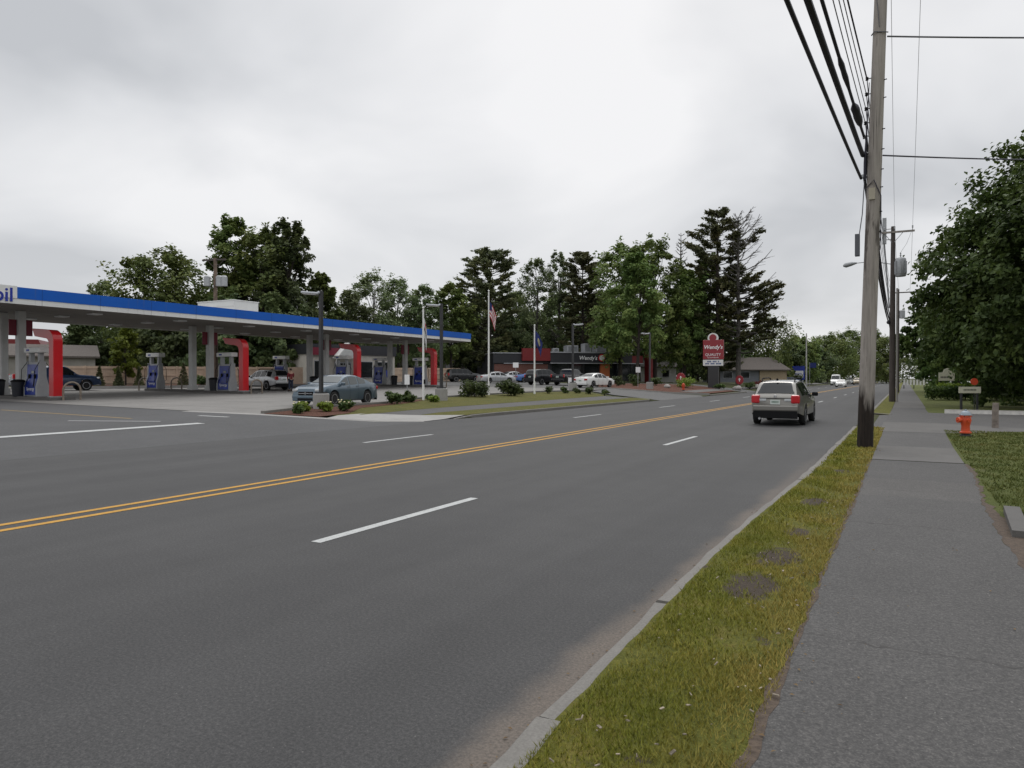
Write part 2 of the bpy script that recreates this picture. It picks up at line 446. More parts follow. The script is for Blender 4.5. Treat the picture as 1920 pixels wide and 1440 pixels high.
# side street that joins from the left, its stop line and worn centre line
sheet('side_street', [(KL, -40), (KL, 27.5), (-16.6, 26), (-16.5, 22.6), (-17.6, 21.0), (-19.6, 19.9), (-22.4, 19.4), (-80, 19.4), (-80, -40)], 0, M_side, step=2.)
sheet('stop_line', [(-20.75, -6), (-20.35, -6), (-20.35, 15.7), (-20.75, 15.7)], Z1, M_white)
sheet('street_centre_line', [(-33, 15.5), (-24, 15.4), (-24, 15.55), (-33, 15.65)], Z1, M_yfade)
sheet('street_edge_mark', [(-23.5, 17.75), (-22.1, 17.95), (-22.1, 18.15), (-23.5, 17.95)], Z1, M_white)
sheet('street_worn_mark', [(-24.6, 13.6), (-22, 15.2), (-22.15, 15.35), (-24.75, 13.75)], Z2, M_faded)
# forecourt, lots, far driveways
sheet('forecourt', [(-25.3, 19.5), (-22.6, 19.42), (-22.0, 20.6), (-23.5, 23.2), (-23.6, 29), (-25.2, 33.5), (-25.4, 40), (-25.2, 49), (-24.3, 55), (-24.3, 62), (-52, 62), (-66, 36), (-66, 19.4)], .004, M_fore)
sheet('parking_lot', [(-16.3, 52.8), (-16.3, 66.2), (-19, 64.4), (-23, 63), (-26.5, 64), (-30, 70), (-37, 82), (-47, 92), (-66, 104), (-66, 62.3), (-24.2, 62.3), (-23.6, 56.5), (-20.4, 53.5)], .004, M_lot)
sheet('far_driveway', [(-16.3, 87), (-16.3, 94), (-20, 92.5), (-36, 92), (-36, 88), (-20, 88.2)], .004, M_lot)
# grass island by the forecourt
sheet('island_lawn', [(-19.6, 21.6), (-19.95, 30), (-19.95, 50.6), (-21, 52.6), (-23.9, 54.2), (-25.15, 49), (-25.35, 40), (-25.15, 33.5), (-23.55, 29), (-23.45, 23.2), (-21.9, 20.5)], .012, M_isl)
sheet('mulch_bed', [(-19.9, 20.45), (-20.3, 22.6), (-22.2, 25.6), (-23.0, 30), (-24.2, 33.3), (-25.1, 33.3), (-23.53, 29), (-23.43, 23.2), (-22.35, 19.9)], .022, M_mulch)
sheet('far_footway', [(-18.1, 24.5), (-19.9, 23.2), (-19.95, 50.6), (-18.0, 50.9)], .008, M_path)
sheet('far_verge', [(-16.42, 25.6), (-18.05, 24.5), (-17.95, 51), (-16.42, 51.4)], .012, M_isl)
sheet('corner_apron', [(-16.42, 22.7), (-17.6, 21.3), (-19.4, 20.35), (-19.95, 21.6), (-19.95, 23.2), (-18.05, 24.5), (-16.48, 25.6)], .014, M_conc)
def kerb(name, pts, w, h, m, drop=None):
    """a kerb of real section swept along pts (x,y); its foot on the lower side"""
    mb = MB(); P = [Vector((p[0], p[1])) for p in pts]; rings = []
    for i, p in enumerate(P):
        t = (P[min(i + 1, len(P) - 1)] - P[max(i - 1, 0)]).normalized(); nn = Vector((-t.y, t.x))
        z = pts[i][2]
        a, b = p, p + nn * w
        rings.append([(a.x, a.y, z - .12), (a.x, a.y, z + h - .015), (a.x + nn.x * .015, a.y + nn.y * .015, z + h), (b.x, b.y, z + h), (b.x, b.y, z - .12)])
    vs = [v for r in rings for v in r]; fs = []
    for i in range(len(P) - 1):
        for k in range(4): fs.append((i * 5 + k, i * 5 + k + 1, (i + 1) * 5 + k + 1, (i + 1) * 5 + k))
    fs += [(0, 1, 2, 3, 4), tuple(reversed(range((len(P) - 1) * 5, len(P) * 5)))]
    mb.add(vs, fs); o = mb.build(name, m); o['kind'] = 'structure'; return o
def line(a, b, n, z0, z1): return [(a[0] + (b[0] - a[0]) * i / n, a[1] + (b[1] - a[1]) * i / n, z0 + (z1 - z0) * i / n) for i in range(n + 1)]
far_k = [(-16.34, 24.6, -.12), (-16.3, 26.0, -.02)] + [(-16.3, y, 0.0) for y in (28, 34, 40, 50)] + [(-16.6, 51.6, 0), (-17.6, 52.6, .02), (-20.2, 53.4, .1), (-22, 54.6, .2), (-23.9, 56.5, .33)]
kerb('far_kerb', far_k, .16, .14, M_kerb)
cor = [(-25.3, 24.4), (-22.05, 20.45), (-21.3, 19.75), (-19.6, 19.98), (-17.6, 21.0), (-16.4, 22.6)]
kerb('corner_kerb', [(x, y, T(x, y)) for x, y in ((-26, 18.95), (-22.4, 19.45), (-19.6, 19.95), (-17.6, 20.95), (-16.35, 22.5))], .42, .018, M_conc)
kerb('lot_kerb', [(x, y, T(x, y)) for x, y in ((-23.9, 56.4), (-25.2, 49), (-25.4, 40), (-25.2, 33.5), (-23.6, 29), (-23.5, 23.2), (-22.5, 20.1))][::-1], .15, .12, M_kerb)
# restaurant side: kerbed mulch beds beyond the driveway
sheet('mulch_bed', [(-16.9, 69), (-19, 65.6), (-23, 63.9), (-26.2, 65), (-29.6, 71), (-36.2, 82.6), (-36, 87.6), (-20.4, 87.8), (-17.2, 86.2)], .02, M_mulch)
kerb('bed_kerb', [(x, y, T(x, y)) for x, y in ((-37, 82), (-30, 70.6), (-26.4, 64.5), (-23, 63.3), (-19, 64.9), (-16.5, 68.6))][::-1], .2, .13, M_conc)
kerb('far_kerb', [(-16.3, y, 0.) for y in (68.6, 75, 86.5)], .16, .13, M_kerb)
sheet('far_footway', [(-18.0, 70), (-19.6, 69.5), (-19.6, 86.5), (-18.0, 86.5)], .03, M_slab)
kerb('far_kerb', [(-16.3, y, 0.) for y in (94.5, 140, 200, 400)], .16, .13, M_kerb)
sheet('far_footway', [(-18.0, 94.5), (-19.6, 94.2), (-19.6, 300), (-18.0, 300)], .03, M_slab, step=8.)
# right side: kerb, verge, asphalt footway, lawn, driveway
def wob(y, a, s): return a * (math.sin(y * .9 + s) + .7 * math.sin(y * 3.1 + s * 2) + .8 * math.sin(y * 7.3 + s) + .7 * math.sin(y * 13.7 + s * 3) + .5 * math.sin(y * 23.1))
ky = [y for y in np.arange(1.0, 25.4, .3)]
def bow(y): return .11 * math.exp(-((y - 7.0) / 3.6) ** 2)
def kerb_piece(y0, y1, dz=0):
    n = max(2, int((y1 - y0) / .3)); ys = np.linspace(y0, y1, n)
    return [(KR + .015 - bow(y) + wob(y, .008, 1), y, dz) for y in ys][::-1]
for a, b, dz in ((-6, 2.93, -.002), (2.96, 4.86, -.012), (4.9, 11.8, -.004), (11.84, 18.3, 0.), (18.34, 25.6, .004)):
    kerb('near_kerb', kerb_piece(a, b, dz), (.135 + random.uniform(-.008, .008)), .130, M_kerb)
kerb('near_kerb', [(KR, y, 0) for y in (420, 200, 100, 60, 37)], .15, .135, M_kerb)
def ragged(x, ys, a, s): return [(x + wob(y, a, s), y) for y in ys]
ys = list(np.arange(-6, 26.0, .08))
sheet('near_verge', [(p[0] - bow(p[1]), p[1]) for p in ragged(KR + .10, ys, .004, 2)] + ragged(-.56, ys, .010, 5)[::-1], .0, M_verge, flat=.127)
PX0, PX1 = -.56, .96
def pxr(ys_, a, s): return [(.84 + .12 * sst((y - 8.5) / 6) + wob(y, a, s), y) for y in ys_]
sheet('footway', ragged(PX0 - .0, [y for y in ys if y < 15.4], .010, 5) + pxr([y for y in ys if y < 15.4], .014, 8)[::-1], .004, M_path, flat=.127)
sheet('footway_slab', [(PX0, 15.42), (PX1, 15.42), (PX1, 18.6), (PX0, 18.6)], .006, M_slab, flat=.127)
sheet('footway', [(PX0, 18.62), (PX1, 18.62), (PX1 + .05, 23.6), (PX0, 23.6)], .004, M_path, flat=.127)
sheet('footway_slab', [(PX0 - .1, 23.62), (PX1 + .1, 23.62), (3.0, 25.4), (9, 25.6), (9, 27.4), (3, 27.2), (PX1, 28.8), (PX0 - .1, 28.8)], .006, M_slab, flat=.127)
sheet('side_driveway', [(KR - .02, 25.6), (-.50, 25.6), (-.50, 35.6), (KR - .02, 37.0)], .003, M_path, step=50., zfun=lambda x, y: .128 * min(1, (x - KR) / .95) if x > KR else 0.)
kerb('near_kerb', [(KR, 25.62, 0), (-.56, 25.62, .02)], .1, .13, M_kerb)
kerb('near_kerb', [(KR + .1, 36.1, 0), (-.56, 34.9, .02)], .1, .13, M_kerb)
sheet('driveway', [(.90, 28.7), (3.0, 27.1), (30, 28.5), (30, 37.1), (1.4, 37.2), (.90, 37.4)], .003, M_path, flat=.127)
sheet('footway', [(PX0 - .05, 28.82), (PX1, 28.82), (PX1 - .05, 43), (PX0, 43)], .005, M_path, flat=.127)
sheet('footway_slab', [(PX0, 43.02), (PX1, 43.02), (PX1, 56), (PX0, 56)], .006, M_slab, flat=.127)
sheet('footway', [(PX0, 56.02), (PX1, 56.02), (PX1, 300), (PX0, 300)], .004, M_path, flat=.127)
sheet('far_near_verge', [(KR + .14, 36), (-.58, 34.6), (-.58, 300), (KR + .14, 300)], 0, M_verge, flat=.128)
LAWN_E = [y for y in ys if y > -6]
sheet('near_lawn', pxr([y for y in ys if y < 23.3], .014, 8) + [(1.6, 24.6), (3, 25.3), (9, 25.5), (30, 26), (30, -6)], 0, M_lawn, flat=.128)
sheet('far_lawn', [(.92, 37.3), (1.4, 37.15), (40, 37.0), (40, 200), (PX1, 200)], 0, M_lawn, flat=.128)
kerb('driveway_kerb', line((1.55, 37.05), (22, 36.6), 10, .13, .13)[::-1], -.18, .17, mat('pale_kerb_paint', (.62, .60, .56), .8, var=.15, vscale=5))
kerb('stone_edging', line((1.07, 8.5), (1.15, 10.0), 6, .10, .115)[::-1], -.14, .10, M_slab)
M_soil = mat('bare_soil', (.055, .04, .03), .95, col2=(.11, .08, .058), vscale=22, bump=.6, bscale=40)
ys2 = [y for y in ys if y < 15.4]
sheet('soil_edge', [(PX0 - .030 + wob(y, .012, 3), y) for y in ys2] + [(PX0 + .012 + wob(y, .009, 5), y) for y in ys2][::-1], .006, M_soil, flat=.127)
sheet('soil_edge', pxr(ys2, .012, 8) + [(.89 + .13 * sst((y - 8.5) / 6) + .16 * math.exp(-((y - 8.2) / 1.6) ** 2) + wob(y, .022, 1), y) for y in ys2][::-1], .006, M_soil, flat=.127)

# ------------------------------------------------------------ grass blades (nobody could count them)
def blades(name, x0, x1, bands, m, holes=(), label=None):
    V = []; 
    for (ya, yb, dens, hh, ww) in bands:
        n = int((x1 - x0) * (yb - ya) * dens)
        x = rng.uniform(x0, x1, n); y = rng.uniform(ya, yb, n)
        if x0 < 0: x = x - .11 * np.exp(-((y - 7.0) / 3.6) ** 2) * (x1 - x) / (x1 - x0)
        keep = np.ones(n, bool)
        cl = np.sin(x * 7 + 3 * np.sin(y * 2.3)) + np.sin(y * 5.1 + 2 * np.sin(x * 6)) + rng.normal(0, .9, n)
        keep &= cl > -1.1
        for hx, hy, r in holes: keep &= ((x - hx) / r) ** 2 + ((y - hy) * .55 / r) ** 2 + .5 * np.sin(x * 31 + hy) * np.sin(y * 17 + hx * 5) > .8 + rng.normal(0, .55, n)
        x, y = x[keep], y[keep]; n = len(x)
        h = hh * rng.uniform(.45, 1.25, n); a = rng.uniform(0, 2 * np.pi, n); w = ww * rng.uniform(.6, 1.3, n)
        ln = h * rng.uniform(.1, 1.1, n); b = rng.uniform(0, 2 * np.pi, n)
        z = np.full(n, .125)
        p0 = np.stack([x - np.cos(a) * w, y - np.sin(a) * w, z], 1); p1 = np.stack([x + np.cos(a) * w, y + np.sin(a) * w, z], 1)
        p2 = np.stack([x + np.cos(b) * ln, y + np.sin(b) * ln, z + h], 1)
        V.append(np.stack([p0, p1, p2], 1).reshape(-1, 3))
    V = np.concatenate(V); n = len(V) // 3
    me = bpy.data.meshes.new(name); me.vertices.add(len(V)); me.vertices.foreach_set('co', V.ravel())
    me.loops.add(n * 3); me.loops.foreach_set('vertex_index', np.arange(n * 3))
    me.polygons.add(n); me.polygons.foreach_set('loop_start', np.arange(n) * 3); me.polygons.foreach_set('loop_total', np.full(n, 3))
    me.update(); me.materials.append(m)
    o = bpy.data.objects.new(name, me); C.objects.link(o); tag(o, label, 'grass', kind='stuff'); return o
def blade_f(c1, c2, c3):
    def f(nt, b):
        k = NT(nt)
        v = k.m('ADD', k.m('MULTIPLY', k.noise(1.6, 4), .55), k.m('MULTIPLY', k.noise(60, 1), .45))
        col = k.ramp(v, (.34, c1), (.5, c2), (.66, c3))
        col = k.mix(k.m('MULTIPLY', k.rng(k.m('ADD', k.X, k.m('MULTIPLY', k.m('SUBTRACT', k.noise(2.5, 4), .5), .9)), -1.05, -.65), k.rng(k.X, .2, -.2)), col, k.mix(.55, col, (.34, .25, .07)))
        k.out(b, col, .7)
    return f
M_blade = gmat('grass_blade', blade_f((.105, .132, .013), (.192, .195, .022), (.31, .25, .055)))
M_blade2 = gmat('lawn_blade', blade_f((.06, .085, .016), (.105, .125, .026), (.18, .155, .045)))
blades('verge_grass', KR + .125, -.560, [(1.2, 4, 11000, .032, .0028), (4, 8, 6500, .036, .0036), (8, 14, 2600, .04, .006), (14, 25.6, 1000, .045, .011)], M_blade, HOLES, 'short yellow green grass on the verge beside the kerb')
blades('lawn_grass', 1.02, 5.0, [(6.5, 12, 2200, .04, .006), (12, 25, 700, .045, .011)], M_blade2, (), 'short green lawn grass around the red hydrant')
# fallen leaves and grit along the kerb and the path edges
M_litter = mat('dry_leaf', (.10, .06, .03), .9, col2=(.22, .15, .07), vscale=9)
mb = MB()
for i in range(260):
    y = 1.8 + 16 * random.random() ** 1.6
    if random.random() < .45: x = KR - abs(random.gauss(0, .10)) - .01 - bow(y); z0 = .006
    elif random.random() < .6: x = PX0 + abs(random.gauss(.03, .07)); z0 = .138
    else: x = random.uniform(PX0, .8); z0 = .138
    s_ = random.uniform(.004, .016); a_ = random.uniform(0, 6.28); ca, sa = math.cos(a_) * s_, math.sin(a_) * s_
    mb.add([(x - ca, y - sa, z0), (x + sa * .5, y - ca * .5, z0 + s_ * .4), (x + ca, y + sa, z0 + .001), (x - sa * .5, y + ca * .5, z0 + s_ * .25)], [(0, 1, 2, 3)])
tag(mb.build('leaf_litter', M_litter), 'dry leaf scraps and grit along the kerb and footway', 'litter', kind='stuff')
# wood chips and scraps scattered in the verge
M_chip = mat('pale_chip', (.25, .21, .16), .9, var=.6, vscale=30)
mb = MB()
for i in range(170):
    y = 1.6 + 9 * random.random() ** 1.8; x = random.uniform(KR + .18, -.58)
    if random.random() < .35: x = random.gauss(-.68, .06)
    s_ = random.uniform(.004, .011)
    M_ = Matrix.Rotation(random.uniform(0, 6.3), 3, 'Z') @ Matrix.Rotation(random.gauss(0, .3), 3, 'X')
    mb.box((x, y, .152), (s_ * random.uniform(.6, 1.6), s_ * random.uniform(1, 3.6), s_ * .5), M=M_)
tag(mb.build('litter_chips', M_chip), 'pale wood chips and scraps scattered over the verge grass', 'litter', kind='stuff')

# ------------------------------------------------------------ foliage
def leaf_mat(name, c1, c2, c3, scale=.35):
    m = bpy.data.materials.new(name); m.use_nodes = True; nt = m.node_tree
    b = nt.nodes['Principled BSDF']; out = [n for n in nt.nodes if n.type == 'OUTPUT_MATERIAL'][0]
    k = NT(nt)
    v = k.m('ADD', k.m('MULTIPLY', k.noise(scale, 3, .6), .6), k.m('MULTIPLY', k.noise(4.0, 2, .6), .4))
    col = k.ramp(v, (.34, c1), (.5, c2), (.66, c3))
    oi = nt.nodes.new('ShaderNodeObjectInfo')
    hs = nt.nodes.new('ShaderNodeHueSaturation')
    nt.links.new(col, hs.inputs['Color']); nt.links.new(k.rng(oi.outputs['Random'], 0, 1, .8, 1.2), hs.inputs['Value'])
    nt.links.new(k.rng(oi.outputs['Random'], 0, 1, .485, .512), hs.inputs['Hue'])
    nt.links.new(hs.outputs[0], b.inputs['Base Color']); b.inputs['Roughness'].default_value = .6
    b.inputs['Specular IOR Level'].default_value = .25
    tr = nt.nodes.new('ShaderNodeBsdfTranslucent'); nt.links.new(hs.outputs[0], tr.inputs['Color'])
    mx = nt.nodes.new('ShaderNodeMixShader'); mx.inputs[0].default_value = .28
    nt.links.new(b.outputs[0], mx.inputs[1]); nt.links.new(tr.outputs[0], mx.inputs[2]); nt.links.new(mx.outputs[0], out.inputs[0])
    MATS[name] = m; return m
L_broad = leaf_mat('broad_leaf', (0.0688, 0.1070, 0.0344), (0.1421, 0.1992, 0.0556), (0.2690, 0.3044, 0.0951))
L_dark = leaf_mat('dark_leaf', (0.0431, 0.0664, 0.0317), (0.0904, 0.1218, 0.0476), (0.1679, 0.1992, 0.0739))
L_airy = leaf_mat('pale_leaf', (0.0834, 0.1150, 0.0504), (0.1437, 0.1840, 0.0776), (0.2229, 0.2516, 0.1150))
L_pine = leaf_mat('pine_needle', (0.0526, 0.0681, 0.0336), (0.1110, 0.1233, 0.0558), (0.2046, 0.1914, 0.0804))
L_young = leaf_mat('young_leaf', (.07, .10, .015), (.12, .155, .022), (.17, .20, .03))
L_near = leaf_mat('roadside_leaf', (0.0281, 0.0534, 0.0160), (0.0656, 0.1066, 0.0267), (0.1403, 0.1945, 0.0498), .6)
L_bush = leaf_mat('shrub_leaf', (0.0260, 0.0455, 0.0156), (0.0585, 0.0910, 0.0234), (0.1170, 0.1560, 0.0390), 1.5)
L_lime = leaf_mat('lime_leaf', (.09, .13, .015), (.15, .20, .025), (.22, .27, .05), 2.)
M_bark = mat('bark', (.040, .032, .026), .95, var=.45, vscale=3, bump=.6, bscale=12)
M_barkg = mat('grey_bark', (.085, .078, .07), .95, var=.4, vscale=3, bump=.5, bscale=12)

def leaf_mesh(name, P, size, m, outc=None, stretch=1.6, flat=0., dirs=None):
    """one small leaf-sized face per point"""
    n = len(P); size = np.asarray(size).reshape(-1) * np.ones(n) * rng.uniform(.6, 1.35, n)
    N = rng.normal(0, 1, (n, 3)); N[:, 2] = np.abs(N[:, 2]) * (1 + flat * 3) + .25
    if outc is not None:
        d = P - outc; d /= (np.linalg.norm(d, axis=1, keepdims=True) + 1e-6); N += d * .9
    N /= np.linalg.norm(N, axis=1, keepdims=True)
    A = rng.normal(0, 1, (n, 3)) if dirs is None else dirs + rng.normal(0, .25, (n, 3))
    A -= N * (A * N).sum(1, keepdims=True); A /= np.linalg.norm(A, axis=1, keepdims=True) + 1e-9
    B = np.cross(N, A)
    s = size[:, None]
    bend = N * s * .22
    V = np.stack([P - A * s * stretch * .5 - bend, P + B * s * .5, P + A * s * stretch * .5 - bend, P - B * s * .5], 1).reshape(-1, 3)
    me = bpy.data.meshes.new(name); me.vertices.add(4 * n); me.vertices.foreach_set('co', V.astype(np.float32).ravel())
    me.loops.add(4 * n); me.loops.foreach_set('vertex_index', np.arange(4 * n))
    me.polygons.add(n); me.polygons.foreach_set('loop_start', np.arange(n) * 4); me.polygons.foreach_set('loop_total', np.full(n, 4))
    me.update(); me.materials.append(m); return me
def link_mesh(name, me, parent=None):
    o = bpy.data.objects.new(name, me); C.objects.link(o); o.parent = parent; return o
def limb(mb, a, b, r0, r1, sag=.1, n=4, seg=6):
    a, b = Vector(a), Vector(b); L = (b - a).length; pts = []; rad = []
    w = Vector((random.gauss(0, 1), random.gauss(0, 1), 0)) * L * .06
    for i in range(n + 1):
        t = i / n; p = a.lerp(b, t); p.z += math.sin(t * math.pi) * L * sag
        p += w * math.sin(t * math.pi); pts.append(p); rad.append(r0 + (r1 - r0) * t)
    mb.tube(pts, rad, seg, cap=False)

PROF = {   # crown half width against height fraction inside the crown
    'broad': [(0, .62), (.18, .95), (.45, 1.), (.7, .92), (.85, .72), (.95, .45), (1, .2)],
    'spiky': [(0, .5), (.2, .9), (.5, 1.), (.75, .85), (.9, .55), (1, .2)],
    'airy': [(0, .6), (.2, .95), (.45, 1.), (.7, .9), (.88, .66), (1, .25)],
    'dense': [(0, .8), (.25, 1.), (.55, .98), (.8, .7), (.94, .4), (1, .15)],
    'young': [(0, .5), (.3, 1.), (.6, .8), (.85, .45), (1, .1)],
    'willow': [(0, .85), (.35, 1.), (.65, .95), (.85, .7), (1, .25)],
    'oak': [(0, .75), (.15, .95), (.4, 1.), (.6, .86), (.78, .62), (.92, .36), (1, .14)],
}
def prof(kind, t): 
    a = PROF[kind]; return float(np.interp(t, [p[0] for p in a], [p[1] for p in a]))
def broad_tree(name, x, y, z, h, r, kind, base, label, cat='tree', group=None, leaf=None, lm=None, nclump=None, per=None, bark=None, lsize=None, trunk=True):
    if kind != 'oak': r = r * 1.22
    if kind == 'airy': r *= 1.12; h *= 1.05
    t = thing(name, label, cat, (x, y, z), random.uniform(0, 6.28), group)
    zb = h * base; hc = h - zb
    nclump = nclump or {'broad': 90, 'spiky': 100, 'airy': 100, 'dense': 70, 'young': 34, 'willow': 70, 'oak': 200}[kind]
    per = per or {'broad': 120, 'spiky': 120, 'airy': 80, 'dense': 120, 'young': 70, 'willow': 110, 'oak': 150}[kind]
    lsize = lsize or {'broad': .30, 'spiky': .27, 'airy': .22, 'dense': .32, 'young': .2, 'willow': .28, 'oak': .19}[kind]
    lm = lm or {'broad': L_broad, 'spiky': L_dark, 'airy': L_airy, 'dense': L_dark, 'young': L_young, 'willow': L_broad, 'oak': L_near}[kind]
    lob = [(random.uniform(0, 6.28), random.uniform(*((.08, .17) if kind == 'oak' else (.05, .14))), k) for k in (2, 3, 5)]
    P = []; S = []; clumps = []
    for i in range(nclump):
        u = (i + random.random()) / nclump
        u = u ** .85
        a = random.uniform(0, 6.283)
        rr = r * prof(kind, u) * (1 + sum(w * math.sin(k * a + ph + 4 * u) for ph, w, k in lob))
        q = math.sqrt(random.uniform({'dense': .05, 'oak': .38}.get(kind, .12), 1.04 if kind == 'oak' else 1.0))
        c = np.array([math.cos(a) * rr * q * .88, math.sin(a) * rr * q * .88, zb + hc * (.03 + .93 * u)])
        s_ = r * random.uniform(*((.10, .30) if kind == 'oak' else (.15, .30))) * (1 if u < .85 else .7) * (.8 if kind == 'oak' else 1)
        s_ = max(s_, .35)
        clumps.append((c, s_))
        n = int(per * random.uniform(.6, 1.3))
        d = rng.normal(0, 1, (n, 3)); d /= np.linalg.norm(d, axis=1, keepdims=True); d *= rng.uniform(.25, 1., (n, 1)) ** .6
        if kind == 'airy': d *= rng.uniform(.5, 1.25, (n, 1))
        pts = c + d * np.array([s_, s_, s_ * (.75 if kind != 'willow' else 1.6)])
        if kind == 'willow': pts[:, 2] -= rng.exponential(.5, n)
        P.append(pts)
    # sprigs that break the outline
    for i in range(nclump // 2):
        c, s_ = random.choice(clumps); d = c - np.array([0, 0, zb + hc * .45]); d = d / (np.linalg.norm(d) + 1e-6)
        c2 = c + d * s_ * random.uniform(.8, 1.3) + rng.normal(0, .2, 3) * s_
        n = max(6, per // (6 if kind != 'oak' else 3)); P.append(c2 + rng.normal(0, 1, (n, 3)) * s_ * (.30 if kind != 'oak' else .22))
        if kind == 'spiky' and c[2] > zb + hc * .6:
            n = 30; tt = rng.uniform(0, 1, (n, 1)); P.append(c + np.array([0, 0, 1.6]) * tt * s_ + rng.normal(0, .22, (n, 3)) * s_ * (1.2 - tt))
    P = np.concatenate(P); P[:, 2] = np.maximum(P[:, 2], .1)
    link_mesh('crown', leaf_mesh('crown', P, lsize, lm, np.array([0, 0, zb + hc * .4])), t)
    if trunk:
        mb = MB(); tr = max(.07, h * .013); lean = Vector((random.gauss(0, .02) * h, random.gauss(0, .02) * h, h * .8))
        pts = [Vector((0, 0, -.15)), Vector((0, 0, h * .12)), lean * .45 + Vector((0, 0, h * .02)), lean]
        mb.tube(pts, [tr * 1.35, tr, tr * .75, tr * .2], 8)
        pick = sorted(clumps, key=lambda c: random.random())[:min(len(clumps), 26)]
        for c, s_ in pick:
            f = min(.95, max(.12, (c[2] / h - .12) / .8)); s0 = pts[1].lerp(lean, f * .8)
            limb(mb, s0, c, tr * .5 * (1 - f * .6), tr * .08, .05, 4, 5)
        mb.build('trunk', bark or M_bark, t, smooth=60)
    return t
def pine_tree(name, x, y, z, h, r, base, label, sparse=False, dead=False, group=None):
    t = thing(name, label, 'tree', (x, y, z), 0, group)
    mb = MB(); tr = h * .0125
    mb.tube([(0, 0, -.2), (.05, 0, h * .3), (-.05, .05, h * .65), (0, 0, h * .985)], [tr * 1.3, tr, tr * .7, tr * .12], 8)
    P = []; S = []; D = []
    if not (sparse or dead): r *= 1.2
    zz_ = h * base
    while zz_ < h * .99:
        u = (zz_ - h * base) / (h * (1 - base))
        nb = random.randint(3, 5) if not dead else random.randint(2, 4)
        a0 = random.uniform(0, 6.28)
        for k in range(nb):
            a = a0 + 6.283 * k / nb + random.gauss(0, .3)
            if sparse:      # limbs survive mostly on the right; long, lifted at the tips
                right = math.cos(a - R(YAW))
                Lr = r * (1.0 if u < .45 else 1.15 - .75 * u) * random.uniform(.65, 1.05) * (.36 + .64 * max(0, right)) * (.55 + .5 * math.sin(min(1, u * 2 + .15) * math.pi * .5 + .3))
                rise = (.10 + .95 * u) * Lr + random.uniform(-.1, .3)
                fol = random.random() < (.72 if u < .42 else (.42 if u < .6 else .10))
            elif dead:
                Lr = r * (1 - .75 * u) * random.uniform(.4, 1.); rise = Lr * random.uniform(.4, 1.0); fol = random.random() < .25 and u < .6
            else:
                shp = float(np.interp(u, [0, .12, .35, .6, .8, .93, 1], [.55, .85, 1, .92, .82, .5, .12]))
                Lr = r * shp * random.uniform(.55, 1.12); rise = Lr * random.uniform(.02, .26) + u * .35 * Lr; fol = random.random() < .93
            tip = Vector((math.cos(a) * Lr, math.sin(a) * Lr, zz_ + rise))
            limb(mb, (0, 0, zz_), tip, tr * (.34 if not sparse else .42) * (1 - .6 * u) + .015, .012 if not sparse else .035, -.08 if not sparse else -.12, 4, 4)
            nsub = 2 if not (sparse or dead) else 8
            subs = []
            for q in range(nsub):
                f = random.uniform(.4, .9); s0 = Vector((0, 0, zz_)).lerp(tip, f); s0.z -= math.sin(f * math.pi) * Lr * (.08 if not sparse else .12)
                sd = Vector((math.cos(a + random.choice((-1, 1)) * random.uniform(.3, .8)), math.sin(a + random.choice((-1, 1)) * random.uniform(.3, .8)), random.uniform(.05, .5)))
                e_ = s0 + sd * Lr * random.uniform(.15, .35); subs.append((s0, e_)); limb(mb, s0, e_, .018 if not (sparse or dead) else .034, .007 if not (sparse or dead) else .02, 0, 2, 3)
            if fol:
                segs = subs + [(Vector((0, 0, zz_)).lerp(tip, .38), tip)]
                for (p, q) in segs:
                    ln = (q - p).length; n = int((42 if not sparse else 26) * max(.6, ln))
                    f = rng.uniform(.15, 1.06, (n, 1)); w = rng.normal(0, 1, (n, 3)) * np.array([.24, .24, .10]) * (1.1 if not sparse else .8)
                    pp = np.array(p) * (1 - f) + np.array(q) * f + w
                    P.append(pp); D.append(np.tile(np.array((q - p).normalized() + Vector((0, 0, .35))), (n, 1)))
        zz_ += h * (.026 if not sparse else .030) * random.uniform(.7, 1.3)
    P = np.concatenate(P); D = np.concatenate(D)
    link_mesh('crown', leaf_mesh('crown', P, .26, L_pine, None, 2.0, .3, D), t)
    mb.build('trunk', M_barkg if (dead or sparse) else M_bark, t, smooth=60)
    return t
